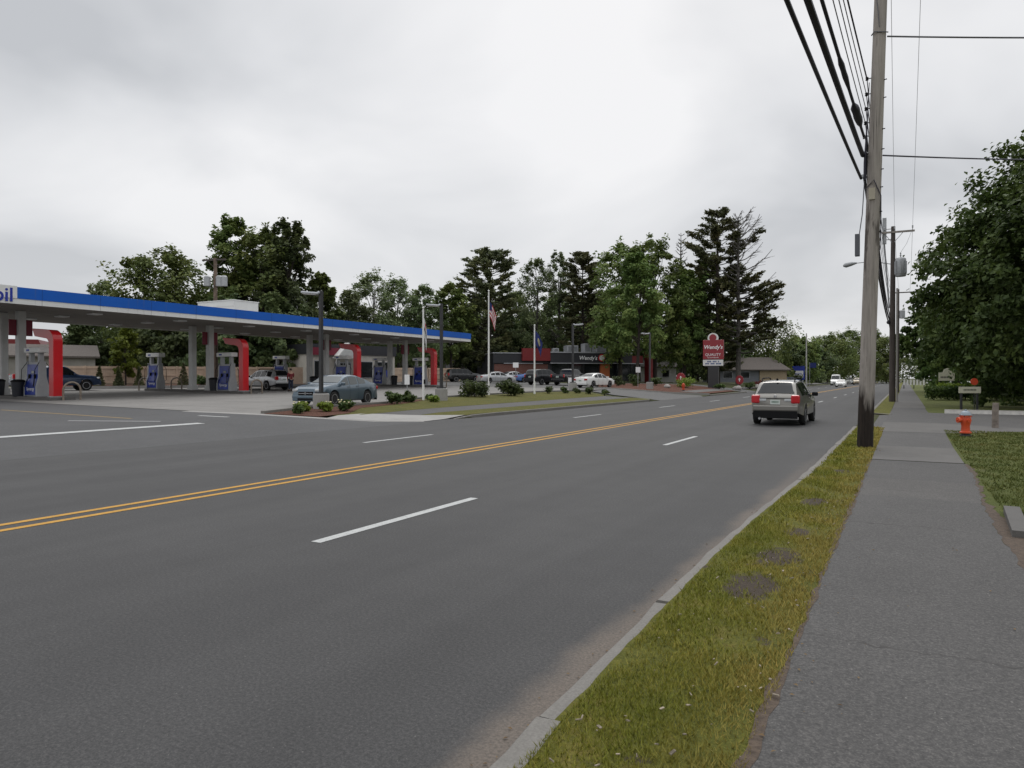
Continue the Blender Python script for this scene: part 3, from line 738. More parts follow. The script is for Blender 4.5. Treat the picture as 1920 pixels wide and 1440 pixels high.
TREES=[
(-88.8,53.7,12.4,2.1,'airy',0.25,'small thin crowned tree leftmost in the row behind the canopy'),
(-76.8,53.5,15.8,5.2,'broad',0.2,'round dark green tree above the canopy, left of the transformer pole'),
(-70.8,59.1,20.3,3.4,'broad',0.2,'tall pale airy tree right behind the transformer pole'),
(-63.9,60.6,19.6,3.3,'spiky',0.15,'tall dark tree with spiky top towering behind the white roof box'),
(-81.3,46.4,6.8,2.7,'dense',0.04,'low dark tree behind the beige building under the canopy edge'),
(-72.1,51.5,9.2,3.8,'dense',0.03,'dense dark green tree filling the gap under the canopy behind first two pumps'),
(-64.1,52.5,9.2,3.3,'dense',0.03,'very dark bushy tree behind the fence and the second red arch'),
(-61.1,56.5,9.8,3.0,'dense',0.03,'dark bushy tree over the fence behind the silver crossover'),
(-58.6,37.3,5.4,1.1,'young',0.2,'slim young yellow green tree in front of the wooden fence'),
(-63.5,65.5,13.9,2.0,'broad',0.15,'dark green tree just behind the nearest forecourt lamp'),
(-65.1,72.6,11.9,2.4,'airy',0.12,'low airy green tree right of the nearest forecourt lamp'),
(-65.9,77.8,14.6,3.4,'airy',0.15,'pale airy tree with see-through crown above the middle of the canopy'),
(-64.9,82.9,14.5,3.0,'airy',0.15,'pale airy tree with broken top left of the white flag'),
(-59.9,82.3,13.2,2.4,'airy',0.15,'grey green thin tree behind the white flag'),
(-59.3,88.3,14.5,2.9,'broad',0.2,'bright green tree behind the second forecourt lamp'),
(-57.3,96.3,20.5,4.5,'pine',0.12,'broad dark pine behind the national flag'),
(-53.8,105.1,19.8,3.0,'airy',0.15,'pale airy tree behind the blue flag'),
(-51.8,109.6,21.4,2.4,'airy',0.15,'slender grey green tree left of the dark pine'),
(-46.1,107.1,21.0,3.1,'pine',0.1,'narrow dark pine above the dark restaurant front'),
(-37.9,102.5,21.6,4.5,'broad',0.15,'large mid green maple above the restaurant entrance'),
(-34.2,107.9,22.6,4.5,'broad',0.15,'large mid green maple above the tall red wall'),
(-30.7,112.1,18.4,3.4,'broad',0.15,'green maple left of the red roadside sign'),
(-32.9,117.8,25.4,3.0,'dead',0.3,'grey tree with bare twiggy top rising behind the maples'),
(-25.9,113.7,27.2,4.4,'pine',0.08,'tallest dark pine with full crown behind the red roadside sign'),
(-22.2,111.1,25.2,6.9,'sparse',0.2,'ragged half bare pine with limbs sweeping to the right'),
(-57.2,113.5,10.8,5.2,'dense',0.03,'dark undergrowth tree over the flat dark restaurant roof'),
(-48.4,119.5,14.6,5.3,'dense',0.03,'dark bushy tree behind the rooftop machines of the restaurant'),
(-39.9,121.9,13.7,5.2,'dense',0.08,'dark bushy tree behind the red wall of the restaurant'),
(-33.7,132.2,12.4,3.5,'dense',0.05,'dark low tree behind the big roadside sign post'),
(-64.4,101.5,11.5,3.6,'dense',0.04,'dark green tree behind the black parked van'),
(-59.9,106.3,11.2,3.9,'dense',0.04,'dark green tree behind the dark left end of the restaurant'),
(-70.3,95.9,10.8,4.0,'dense',0.04,'green bushy tree behind the right end of the canopy'),
(-24.0,149.0,13.1,5.3,'willow',0.05,'drooping willow like tree behind the brown roofed house'),
(-20.5,169.3,10.3,4.4,'broad',0.08,'green roadside tree behind the blue and white sign'),
(-19.1,218.1,13.5,6.3,'broad',0.06,'round green tree far down the left of the road'),
(-14.0,238.0,16.4,6.5,'broad',0.06,'tall dark round tree far down the road beside the pole'),
(-21.6,159.5,8.8,3.4,'dense',0.05,'low dense tree at the right end of the brown house'),
(-20.3,200.2,8.7,4.9,'dense',0.05,'low dark tree above the parked white car far off'),
(-9.4,263.4,17.1,6.7,'broad',0.06,'distant tree where the road ends, left of the second pole'),
(-5.3,260.0,15.3,5.2,'broad',0.06,'distant tree right behind the nearest wooden pole'),
(-67.1,109.2,14.6,5.3,'broad',0.05,'dark green tree filling the gap left of the broad pine'),
(-63.0,114.8,16.4,4.9,'broad',0.05,'mid green tree between the broad pine and the slender pale trees'),
(-55.7,121.2,16.5,5.5,'broad',0.05,'dark green tree behind the blue flag and slender pale tree'),
(-49.8,127.9,17.7,5.6,'broad',0.05,'mid green tree filling in behind the narrow dark pine'),
(-32.3,94.1,18.3,3.1,'broad',0.22,'leafy maple standing before the right end of the restaurant'),
(-36.0,137.8,16.1,5.2,'broad',0.05,'dark green tree filling in behind the tallest pine'),
(-30.6,143.1,12.2,4.2,'dense',0.04,'low dark tree between the two right pines'),
(-73.6,64.4,16.3,4.8,'broad',0.05,'dark mass of foliage between the two tall trees by the white roof box'),
(-77.8,84.9,10.7,3.8,'broad',0.05,'low green tree behind the middle of the canopy'),
(-75.0,93.4,10.6,4.4,'broad',0.05,'low green tree behind the pale airy trees'),
(-91.3,59.2,10.2,4.3,'dense',0.04,'low dark tree left behind the round tree over the canopy'),
(-77.6,59.9,11.6,2.4,'broad',0.1,'small dark tree just left of the transformer pole'),
(-67.3,59.9,18.7,4.8,'broad',0.12,'broad mid green crown joining the two tall trees by the white roof box'),
(-28.0,117.1,21.5,3.1,'broad',0.1,'thin dark green tree squeezed left of the tallest pine'),
]

for (x, y, h, r, kind, base, label) in TREES:
    z = T(x, y) - .05; g = None
    if kind == 'pine': pine_tree('pine_tree', x, y, z, h, r, base, label)
    elif kind == 'sparse': pine_tree('pine_tree', x, y, z, h, r, base, label, sparse=True)
    elif kind == 'dead': pine_tree('bare_tree', x, y, z, h, r, base, label, dead=True)
    else: broad_tree({'willow': 'willow_tree'}.get(kind, 'broadleaf_tree'), x, y, z, h, r, kind, base, label, bark=M_barkg if kind == 'airy' else None)
# right side of the road: big dark trees whose limbs reach low
broad_tree('broadleaf_tree', 9.7, 47.0, .1, 17.3, 7.8, 'oak', .03, 'huge dark green tree leaning in from the right edge of the view', nclump=420, per=230)
broad_tree('broadleaf_tree', 9.6, 38.5, .1, 14.2, 4.6, 'oak', .02, 'dark leafy tree at the right edge behind the weathered wood post', nclump=300, per=200)
broad_tree('broadleaf_tree', 8.5, 61.0, .1, 13.5, 5.6, 'oak', .05, 'dark tree standing behind the cream sign on the right', nclump=230, per=170)
broad_tree('broadleaf_tree', 6.6, 78.0, .1, 12.2, 5.6, 'oak', .14, 'dark spreading tree over the footway beyond the cream sign', nclump=190, per=140, lsize=.23)
broad_tree('broadleaf_tree', 3.4, 98.0, .1, 11.2, 3.9, 'oak', .2, 'dark roadside tree beside the third wooden pole', nclump=120, per=100, lsize=.3)
broad_tree('broadleaf_tree', 12.0, 100.0, .1, 14.0, 6.5, 'oak', .05, 'dark tree far behind the clipped hedges on the right', nclump=90, per=90, lsize=.3)
broad_tree('broadleaf_tree', 6.0, 135.0, .1, 13.0, 5.5, 'oak', .12, 'dark tree far along the right footway', nclump=70, per=90, lsize=.32)
broad_tree('broadleaf_tree', 17.0, 66.0, .1, 15.0, 6.5, 'oak', .02, 'dark tree behind the huge tree at the right edge', nclump=90, per=90, lsize=.3)
broad_tree('broadleaf_tree', 7.6, 73.5, .1, 9.6, 3.6, 'oak', .06, 'low dark leafy tree filling in right behind the cream sign', nclump=120, per=130, lsize=.22)
broad_tree('broadleaf_tree', 4.9, 88.0, .1, 10.0, 3.7, 'oak', .06, 'dark leafy tree along the footway just past the lime green shrub', nclump=110, per=120, lsize=.24)
# far woods that close the horizon
def woods(name, pts, label):
    P = []
    for x, y, h, r in pts:
        z = T(x, y)
        for q in range(16):
            c = np.array([x + random.gauss(0, r * .5), y + random.gauss(0, r * .5), z + h * random.uniform(.05, .85)]); s_ = r * .33
            P.append(c + rng.normal(0, .5, (26, 3)) * s_ * 1.1)
    o = link_mesh(name, leaf_mesh(name, np.concatenate(P), .75, L_dark)); tag(o, label, 'woods', kind='stuff')
def Wp(px, Z):
    t = (px - 960) / 1331; c, s = math.cos(R(YAW)), math.sin(R(YAW)); return Z * (t * c - s), Z * (t * s + c)
pts = []
for a in np.arange(-.80, .62, .018):
    Z = random.uniform(150, 185) if a < .28 else random.uniform(260, 300)
    c, s = math.cos(R(YAW)), math.sin(R(YAW))
    x, y = Z * (a * c - s), Z * (a * s + c)
    if -20 < x < 2 and Z < 250: continue
    if -16 < x < -2: continue
    pts.append((x, y, random.uniform(6, 9.5) * Z / 165, 4.2 * Z / 165))
woods('distant_woods', pts, 'low dark line of far woods closing the view behind the roofs')

def bush(name, x, y, w, h, label, lm=None, group=None, n=900, size=.10, cat='shrub', spiky=False, flower=False):
    t = thing(name, label, cat, (x, y, T(x, y) + .0), random.uniform(0, 6), group)
    P = []
    k = 12 if not spiky else 18
    for i in range(k):
        a = random.uniform(0, 6.28); q = math.sqrt(random.random()) * .62; u = random.uniform(.25, .78)
        c = np.array([math.cos(a) * q * w / 2, math.sin(a) * q * w / 2, h * u])
        d = rng.normal(0, 1, (n // k, 3)); d /= np.linalg.norm(d, axis=1, keepdims=True); d *= rng.uniform(.3, 1, (n // k, 1))
        if spiky: d *= np.array([.9, .9, 1.3]); 
        P.append(c + d * np.array([w * .24, w * .24, h * .24]))
    P = np.concatenate(P); P[:, 2] = np.clip(P[:, 2], .02, None)
    link_mesh('foliage', leaf_mesh('foliage', P, size, lm or L_bush, np.array([0, 0, h * .3])), t)
    mb = MB()
    for i in range(5): limb(mb, (random.gauss(0, .05), random.gauss(0, .05), -.05), (random.gauss(0, w * .2), random.gauss(0, w * .2), h * .6), .02, .008, .05, 3, 5)
    mb.build('stem', M_bark, t)
    if flower:
        for i in range(7):
            mb = MB(); a = random.uniform(0, 6.28); q = random.uniform(.1, .5) * w
            mb.lathe([(.005, -.02), (.035, .0), (.045, .025), (.012, .04)], 7, (math.cos(a) * q, math.sin(a) * q, h * random.uniform(.7, .95)))
            mb.build('flower', mat('cream_petal', (.75, .70, .42), .7), t, smooth=60)
    return t
def conifer(x, y, h, label, group):
    t = thing('small_conifer', label, 'shrub', (x, y, T(x, y) + .2), 0, group)
    P = []
    for u in np.linspace(.05, 1, 26):
        r = h * .27 * (1 - u) + .03; n = int(34 * (1.05 - u)) + 5; a = rng.uniform(0, 6.283, n); q = np.sqrt(rng.uniform(.15, 1, n)) * r
        P.append(np.stack([np.cos(a) * q, np.sin(a) * q, u * h + rng.normal(0, .03, n) - q * .15], 1))
    link_mesh('foliage', leaf_mesh('foliage', np.concatenate(P), .12, L_pine, np.array([0, 0, h * .2])), t)
    MB().tube([(0, 0, -.1), (0, 0, h * .9)], [.035, .008], 6).build('stem', M_bark, t)

# ------------------------------------------------------------ vehicles
def paint(name, col, metal=.35, rough=.32):
    return mat(name, col, rough, metal, coat=.8, spec=.5)
M_glass = mat('tinted_glass', (.008, .010, .011), .06, 0, spec=.45)
M_glassl = mat('clear_dark_glass', (.045, .055, .055), .05, 0, spec=.9)
M_tyre = mat('tyre_rubber', (.012, .012, .012), .85, bump=.2, bscale=60)
M_rim = mat('alloy_rim', (.42, .43, .45), .35, .8)
M_dark = mat('black_plastic', (.008, .008, .009), .8, spec=.2)
M_chrome = mat('chrome', (.6, .6, .62), .15, 1.)
M_tail = mat('red_lens', (.42, .012, .015), .15, coat=.6)
M_taillit = mat('lit_red_lens', (.44, .012, .02), .15, coat=.6, emit=(1., .03, .04, .02))
M_lens = mat('clear_lens', (.55, .57, .58), .12, .2, coat=.7)
M_plate = mat('licence_plate', (.55, .60, .56), .5)
M_under = mat('underbody', (.008, .008, .008), .9)
M_seam = mat('panel_gap', (.01, .01, .01), .8)
M_platetx = mat('plate_ink', (.04, .12, .07), .6)

CARS = {
 # roof line (y, z), belt (y, z); +y is forward; y in fractions of half length
 'sedan': dict(L=4.75, W=1.82, H=1.46, R=.325, wb=(-.565, .60), sill=.22,
    top=[(-1, .92), (-.985, .98), (-.86, 1.05), (-.66, 1.09), (-.42, 1.32), (-.22, 1.43), (0, 1.46), (.10, 1.44), (.22, 1.36), (.47, 1.05), (.52, 1.01), (.75, .92), (.93, .79), (.985, .70), (1, .60)],
    belt=[(-1, .90), (-.6, .98), (0, .95), (.45, .92), (.8, .85), (1, .56)],
    front=(.235, .455), back=(-.635, -.405), win=[(-.47, -.24), (-.205, .05), (.085, .36)], rear_end=.90),
 'avenger': dict(L=4.85, W=1.85, H=1.50, R=.345, wb=(-.56, .585), sill=.22,
    top=[(-1, .98), (-.985, 1.05), (-.90, 1.10), (-.72, 1.13), (-.50, 1.33), (-.28, 1.46), (-.08, 1.50), (.06, 1.48), (.18, 1.41), (.42, 1.10), (.47, 1.05), (.7, .99), (.90, .90), (.97, .82), (1, .60)],
    belt=[(-1, .96), (-.6, 1.06), (-.3, 1.02), (0, .98), (.42, .95), (.8, .90), (1, .58)],
    front=(.185, .415), back=(-.70, -.47), win=[(-.50, -.245), (-.205, .065), (.10, .30)], rear_end=.94),
 'wagon': dict(tum=.30, L=4.80, W=1.84, H=1.64, R=.355, wb=(-.555, .60), sill=.30,
    top=[(-1, .98), (-.985, 1.06), (-.93, 1.20), (-.84, 1.46), (-.78, 1.57), (-.55, 1.62), (-.2, 1.64), (.08, 1.61), (.20, 1.54), (.46, 1.13), (.52, 1.08), (.76, .99), (.93, .86), (.985, .76), (1, .62)],
    belt=[(-1, .98), (-.6, 1.07), (0, 1.02), (.45, .98), (.8, .92), (1, .58)],
    front=(.215, .445), back=(-.948, -.800), win=[(-.76, -.50), (-.47, -.18), (-.15, .10), (.13, .36)], rear_end=1.05),
 'suv': dict(L=4.85, W=1.93, H=1.80, R=.38, wb=(-.56, .60), sill=.34,
    top=[(-1, 1.05), (-.99, 1.15), (-.95, 1.35), (-.90, 1.62), (-.84, 1.74), (-.55, 1.79), (-.2, 1.80), (.08, 1.77), (.18, 1.68), (.42, 1.25), (.47, 1.20), (.76, 1.12), (.93, 1.00), (.985, .88), (1, .68)],
    belt=[(-1, 1.08), (-.6, 1.16), (0, 1.12), (.45, 1.08), (.8, 1.02), (1, .62)],
    front=(.195, .405), back=(-.955, -.875), win=[(-.82, -.52), (-.49, -.19), (-.16, .10), (.12, .33)], rear_end=1.12),
 'pickup': dict(L=5.6, W=1.98, H=1.86, R=.39, wb=(-.56, .63), sill=.38,
    top=[(-1, 1.12), (-.99, 1.18), (-.90, 1.19), (-.30, 1.20), (-.285, 1.45), (-.27, 1.74), (-.20, 1.83), (-.05, 1.86), (.14, 1.84), (.22, 1.74), (.42, 1.26), (.48, 1.20), (.80, 1.14), (.95, 1.04), (.985, .95), (1, .70)],
    belt=[(-1, 1.14), (-.3, 1.17), (0, 1.15), (.45, 1.12), (.8, 1.06), (1, .64)],
    front=(.225, .405), back=(-.2795, -.262), win=[(-.22, -.02), (.01, .33)], rear_end=1.16),
 'van': dict(L=5.9, W=2.05, H=2.55, R=.37, wb=(-.55, .62), sill=.36,
    top=[(-1, 1.2), (-.99, 2.2), (-.97, 2.48), (-.9, 2.53), (-.2, 2.55), (.34, 2.50), (.42, 2.38), (.66, 1.40), (.70, 1.32), (.93, 1.05), (.985, .9), (1, .68)],
    belt=[(-1, 1.15), (0, 1.22), (.5, 1.18), (.8, 1.05), (1, .62)],
    front=(.435, .645), back=(-.993, -.975), win=[(.30, .50)], rear_end=1.2),
}
def make_wheel(parent, x, y, rad, side, w=.21):
    mb = MB(); r = rad
    mb.lathe([(r * .62, -w / 2), (r * .94, -w / 2), (r, -w * .36), (r, w * .36), (r * .94, w / 2), (r * .62, w / 2)], 24, axis='X')
    t = mb.build('wheel', M_tyre, parent, smooth=50, loc=(x, y, rad))
    mb = MB(); o = side * w * .5
    mb.lathe([(r * .64, o - side * .05), (r * .64, o - side * .005), (r * .60, o), (r * .57, o - side * .03), (.001, o - side * .035)], 24, axis='X', mi=1)
    mb.lathe([(r * .66, o - side * .02), (r * .66, o + side * .004), (r * .58, o + side * .004), (r * .58, o - side * .02)], 24, axis='X', mi=0)
    mb.lathe([(r * .15, o - side * .04), (r * .15, o - side * .004), (.001, o)], 12, axis='X', mi=0)
    for k in range(5):
        a = k * 2 * math.pi / 5 + .3
        M = Matrix.Rotation(a, 3, 'X')
        mb.box(M @ Vector((o - side * .012, 0, r * .36)), (.02, r * .16, r * .5), mi=0, M=M)
    mb.build('rim', [M_rim, M_dark], t, smooth=40)
def car(name, label, cat, kind, loc, heading, pm, group=None, clad=None, tail=None, rails=False, glass=None, lower=None, chrome=False, plate=True, exhaust=False, k=1.0):
    """heading: angle of travel from +x; body lofted from side profile with true wheel arches"""
    S = CARS[kind]; L, W, H, Rw = S['L'], S['W'], S['H'], S['R']; h = L / 2
    root = thing(name, label, cat, loc, R(heading - 90), group)
    glass = glass or M_glass
    wy = [f * h for f in S['wb']]; Ra = Rw + .055
    ty = [p[0] * h for p in S['top']]; tz = [p[1] for p in S['top']]
    byy = [p[0] * h for p in S['belt']]; bz = [p[1] for p in S['belt']]
    ys = set(np.round(np.linspace(-h, h, 46), 4))
    for w_ in wy:
        for q in np.linspace(-Ra, Ra, 17): ys.add(round(w_ + q, 4))
        ys.add(round(w_ - Ra - .004, 4)); ys.add(round(w_ + Ra + .004, 4))
    for q in ty: ys.add(round(q, 4))
    ys = sorted(ys); ys = [y for i, y in enumerate(ys) if i == 0 or y - ys[i - 1] > .003]
    zt = lambda y: float(np.interp(y, ty, tz)); zb = lambda y: float(np.interp(y, byy, bz))
    def hw(y):
        u = abs(y) / h; f = 1 - .05 * u ** 2 - .11 * max(0, (u - .72) / .28) ** 2.2
        return W / 2 * f
    def low(y):
        z = S['sill'] + .10 * max(0, (abs(y) / h - .8) / .2)
        for w_ in wy:
            d = abs(y - w_)
            if d < Ra: z = max(z, Rw + math.sqrt(Ra * Ra - d * d))
        return z
    def sec(y):
        w, lo, b, t = hw(y), low(y), zb(y), zt(y)
        b = min(b, t - .02); lo = min(lo, b - .06); cab = max(0., (t - b)); cf = min(1, cab / .35)
        wr = w * (.93 - S.get('tum', .17) * min(1, cab / (H - .95)))
        mid = max(lo + .03, .55 * (S['sill'] + b)); mid = min(mid, b - .02)
        rt = t - .045 * cf - .008
        return [(0, lo), (w * .90, lo), (w * .985 if lo < .5 else w * .995, lo + .03 if lo > .45 else lo + .07), (w, max(mid, lo + .035)), (w * .985, b - .07 if b - .07 > mid else mid + .005), (w * .955, b), (wr, rt), (wr * .86, t - .012 * cf), (wr * .5, t), (0, t + .006)]
    secs = [sec(y) for y in ys]; n = len(secs[0])
    mb = MB(); vs = []
    for y, s_ in zip(ys, secs):
        for x, z in s_: vs.append((x, y, z))
        for x, z in s_[1:-1]: vs.append((-x, y, z))
    m = 2 * n - 2
    ring = [i for i in range(n)] + [n + i for i in range(n - 2)][::-1]     # bottom->right->top->left
    fs = []; ms = []
    for i in range(len(ys) - 1):
        for k_ in range(m):
            a, b = ring[k_], ring[(k_ + 1) % m]
            fs.append((i * m + a, i * m + b, (i + 1) * m + b, (i + 1) * m + a))
            low_face = k_ in (0, m - 1)
            cl = clad and k_ in (1, m - 2, 2, m - 3) and (secs[i][2][1] + secs[i][3][1]) / 2 < .62 and k_ in (1, m - 2)
            ms.append(1 if low_face else (2 if cl else 0))
    fs.append(tuple(ring[::-1])); ms.append(0)
    fs.append(tuple((len(ys) - 1) * m + r_ for r_ in ring)); ms.append(0)
    mb.v = vs; mb.f = fs; mb.m = ms
    mb.build('body', [pm, M_under, M_dark], root, smooth=38)
    def strip_pts(y):
        w = hw(y); s_ = sec(y); (x0, z0), (x1, z1) = s_[5], s_[6]
        return x0, z0, x1, z1
    # side windows
    for (a, b) in S['win']:
        for sd in (1, -1):
            g = MB()
            yy = list(np.linspace(a * h, b * h, 7)); vs = []
            for y in yy:
                x0, z0, x1, z1 = strip_pts(y); nx, nz = (z1 - z0), (x0 - x1); l_ = math.hypot(nx, nz) + 1e-6; nx, nz = nx / l_ * .007, nz / l_ * .007
                for f in (.05, .90): vs.append((sd * (x0 + (x1 - x0) * f + nx), y, z0 + (z1 - z0) * f + nz))
            g.add(vs, [(2 * i, 2 * i + 2, 2 * i + 3, 2 * i + 1) for i in range(len(yy) - 1)])
            g.build('side_window', glass, root, smooth=60)
    def screen(nm, a, b, f0, f1):
        g = MB(); yy = list(np.linspace(a * h, b * h, 8)); vs = []
        dz = (zt(yy[-1]) - zt(yy[0])); dy = yy[-1] - yy[0]; l_ = math.hypot(dz, dy)
        ny, nz = (-dz / l_, dy / l_)
        if nz < 0: ny, nz = -ny, -nz
        for y in yy:
            s_ = sec(y); t = zt(y)
            u = (y - yy[0]) / dy; f = f0 + (f1 - f0) * u
            row = [(-s_[6][0] * f, s_[6][1] + .004), (-s_[7][0] * f, s_[7][1]), (-s_[8][0] * f, s_[8][1]), (0, s_[9][1]), (s_[8][0] * f, s_[8][1]), (s_[7][0] * f, s_[7][1]), (s_[6][0] * f, s_[6][1] + .004)]
            vs += [(x, y + ny * .014, z + nz * .014) for x, z in row]
        fs = [(i * 7 + q, i * 7 + q + 1, (i + 1) * 7 + q + 1, (i + 1) * 7 + q) for i in range(7) for q in range(6)]
        g.add(vs, fs); g.build(nm, glass, root, smooth=60)
    screen('windscreen', S['front'][0], S['front'][1], .93, .95)
    screen('rear_window', S['back'][0], S['back'][1], .90 if kind in ('wagon', 'suv') else .95, .86 if kind in ('wagon', 'suv') else .93)
    for y in wy:
        for sd in (1, -1): make_wheel(root, sd * (W / 2 - .125), y, Rw, sd)
    # seams and handles
    for (a, b) in S['win'][-2:] if kind != 'van' else S['win']:
        for y in (a * h - .05,):
            for sd in (1, -1):
                s_ = sec(y); q = [s_[2], s_[3], s_[4], s_[5]]; vs = []
                sm = MB(); hd = MB()
                for x, z in q: vs += [(sd * (x + .004), y - .006, z), (sd * (x + .004), y + .006, z)]
                sm.add(vs, [(2 * i, 2 * i + 2, 2 * i + 3, 2 * i + 1) for i in range(3)])
                s2 = sec(y + .13); hd.box((sd * (s2[4][0] + .012), y + .13, s2[4][1] - .0), (.03, .17, .03))
                sm.build('door_gap', M_seam, root); hd.build('door_handle', pm if not chrome else M_chrome, root, bevel=.006)
    # bumpers, lamps, grille, plates
    hf, hr = hw(h * .985), hw(-h * .985)
    zr = S['rear_end']
    bl = .13 if kind == 'wagon' else 0
    b = MB(); b.box((0, -h + .02, S['sill'] + .20 + bl), (hr * 1.96, .16, .30 - bl * .6)); b.build('rear_bumper', pm if not lower else lower, root, bevel=.05)
    b = MB(); b.box((0, -h + .02, S['sill'] + .035 + bl * .5), (hr * 1.9, .14, .10 + bl * 1.3)); b.build('rear_valance', M_dark, root, bevel=.02)
    b = MB(); b.box((0, h - .03, S['sill'] + .16), (hf * 1.9, .14, .28)); b.build('front_bumper', pm if not lower else lower, root, bevel=.05)
    b = MB(); b.box((0, h + .025, S['sill'] + .12), (hf * 1.1, .05, .11)); b.build('air_intake', M_dark, root, bevel=.015)
    zg = zt(h * .985) - .06
    b = MB(); b.box((0, h - .012, zg - .04), (hf * 1.05, .07, .17)); 
    b.build('grille', M_dark, root, bevel=.02)
    b = MB(); b.box((0, h + .026, zg - .04), (hf * 1.0, .012, .025)); b.box((0, h + .026, zg - .04), (.035, .012, .15)); b.build('grille_bar', M_chrome, root)
    for sd in (1, -1):
        yh = h * .945; b = MB(); b.box((sd * (hw(yh) - .16), yh + .01, zt(yh) - .085), (.36, .20, .13), rz=-sd * .45); b.build('headlight', M_lens, root, bevel=.035)
        b = MB(); tl = .15 if kind in ('suv', 'pickup', 'van') else .30
        th = .30 if kind == 'wagon' else (.17 if tl > .2 else .34)
        b.box((sd * (hr * 1.0 - tl / 2 + .03), -h + .06, zr - .10), (tl, .20, th), rz=sd * .22)
        tb = b.build('taillight', tail or M_tail, root, bevel=.05 if kind == 'wagon' else .03)
        if kind == 'wagon': MB().box((sd * (hr - tl - .06), -h - .002, zr - .13), (.24, .05, .09)).build('reversing_lens', M_lens, root, bevel=.015)
        mr = MB(); yc = S['front'][1] * h - .12; s_ = sec(yc)
        mr.box((sd * (s_[5][0] + .10), yc - .04, s_[5][1] + .10), (.22, .11, .15)); mr.build('mirror', pm if not clad else M_dark, root, bevel=.035)
    if plate:
        p = MB(); p.box((0, -h - .012, zr - .20), (.34, .02, .165)); pl = p.build('licence_plate', M_plate, root)
        q = MB()
        for i in range(6): q.box((-.10 + i * .04, -h - .024, zr - .195), (.022, .004, .06))
        q.build('plate_marks', M_platetx, pl)
    if rails:
        for sd in (1, -1):
            q = MB(); s1 = [sec(y * h)[6][0] * .90 for y in (-.70, 0, .08)]
            q.tube([(sd * s1[0], -.72 * h, zt(-.72 * h)), (sd * s1[0], -.66 * h, H + .05), (sd * s1[1], -.1 * h, H + .075), (sd * s1[2], .02 * h, H + .05), (sd * s1[2], .08 * h, H - .04)], .022, 6)
            q.build('roof_rail', M_dark, root, smooth=60)
    if exhaust:
        q = MB(); q.lathe([(.035, -.10), (.045, -.12), (.045, .05)], 12, (-.52, -h + .02, S['sill'] - .03), 'Y'); q.build('exhaust_tip', M_chrome, root, smooth=50)
        q = MB(); q.tube([(0, -.80 * h, H + .0), (0, -.83 * h, H + .055)], [.045, .012], 6); q.build('antenna', M_dark, root)
        q = MB(); q.box((0, -h + .05, S['sill'] + .045), (1.0, .14, .025)); q.build('skid_strip', M_chrome, root, bevel=.008)
        q = MB(); q.box((0, -h - .006, zr - .075), (1.05, .03, .022)); q.build('tailgate_trim', M_seam, root)
        q = MB(); q.lathe([(.001, -.012), (.05, -.012), (.055, 0)], 14, (0, -h - .006, zr + .0), 'Y'); q.build('tailgate_emblem', M_chrome, root)
    return root
P_champ = paint('champagne_paint', (.215, .205, .185), .55, .34)
P_blue = paint('slate_blue_paint', (.095, .135, .17), .5, .32)
P_silver = paint('silver_paint', (.50, .51, .52), .6, .34)
P_black = paint('black_paint', (.010, .011, .013), .1, .22)
P_black2 = paint('charcoal_paint', (.02, .021, .024), .3, .3)
P_white = paint('white_paint', (.72, .72, .70), .0, .35)
P_navy = paint('navy_paint', (.012, .030, .075), .3, .28)
P_bblue = paint('bright_blue_paint', (.06, .14, .36), .3, .3)
P_tan = paint('tan_paint', (.30, .24, .15), .4, .35)
car('moving_wagon', 'champagne crossover wagon with roof rails driving away in the right lane', 'car', 'wagon', (-4.05, 29.1, 0), 90, P_champ, clad=True, tail=M_taillit, rails=True, lower=P_champ, exhaust=True)
car('parked_sedan', 'slate blue sedan pulling out beside the nearest forecourt lamp', 'car', 'avenger', (-24.75, 26.7, T(-24.75, 26.7)), 277, P_blue, glass=M_glassl, chrome=False)
car('fuelling_crossover', 'silver crossover fuelling behind the second red arch', 'car', 'wagon', (-45.2, 40.6, T(-45.2, 40.6)), 172, P_silver, clad=True, rails=True)
car('pickup_truck', 'dark blue pickup behind the leftmost pump and red arch', 'truck', 'pickup', (-55.0, 29.6, T(-55, 29.6)), 76, P_navy)
car('parked_van', 'white panel van parked behind the leftmost canopy columns', 'van', 'van', (-64.0, 28.0, T(-64, 28)), 60, P_white)
car('parked_car', 'white sedan parked nearest the road in front of the dark restaurant', 'car', 'sedan', (-27.2, 66.2, T(-27.2, 66.2)), 76, P_white, group='cars parked at the restaurant')
car('parked_car', 'black pickup squeezed between the white sedan and the dark crossover', 'truck', 'pickup', (-33.2, 73.6, T(-33.2, 73.6)), 84, P_black, group='cars parked at the restaurant')
car('parked_car', 'dark charcoal crossover parked right of the blue cars', 'car', 'suv', (-36.6, 73.8, T(-36.6, 73.8)), 74, P_black2, group='cars parked at the restaurant')
car('parked_car', 'silver sedan parked behind the national flag pole', 'car', 'sedan', (-45.0, 77.2, T(-45, 77.2)), 56, P_silver, group='cars parked at the restaurant')
car('parked_car', 'boxy black utility vehicle parked leftmost by the restaurant', 'car', 'suv', (-52.2, 80.8, T(-52.2, 80.8)), 52, P_black, group='cars parked at the restaurant', chrome=True)
car('parked_car', 'bright blue car parked behind the blue flag pole', 'car', 'sedan', (-43.6, 84.6, T(-43.6, 84.6)), 38, P_bblue, group='cars parked at the restaurant')
car('parked_car', 'pale grey car half hidden between the silver sedan and the blue car', 'car', 'sedan', (-47.0, 85.2, T(-47, 85.2)), 60, P_silver, group='cars parked at the restaurant')
car('oncoming_car', 'white sedan coming towards the camera far down the road', 'car', 'sedan', (-10.7, 149.5, 0), 270, P_white)
car('oncoming_van', 'tall white van behind the oncoming white sedan', 'van', 'van', (-14.2, 183, 0), 270, P_white)
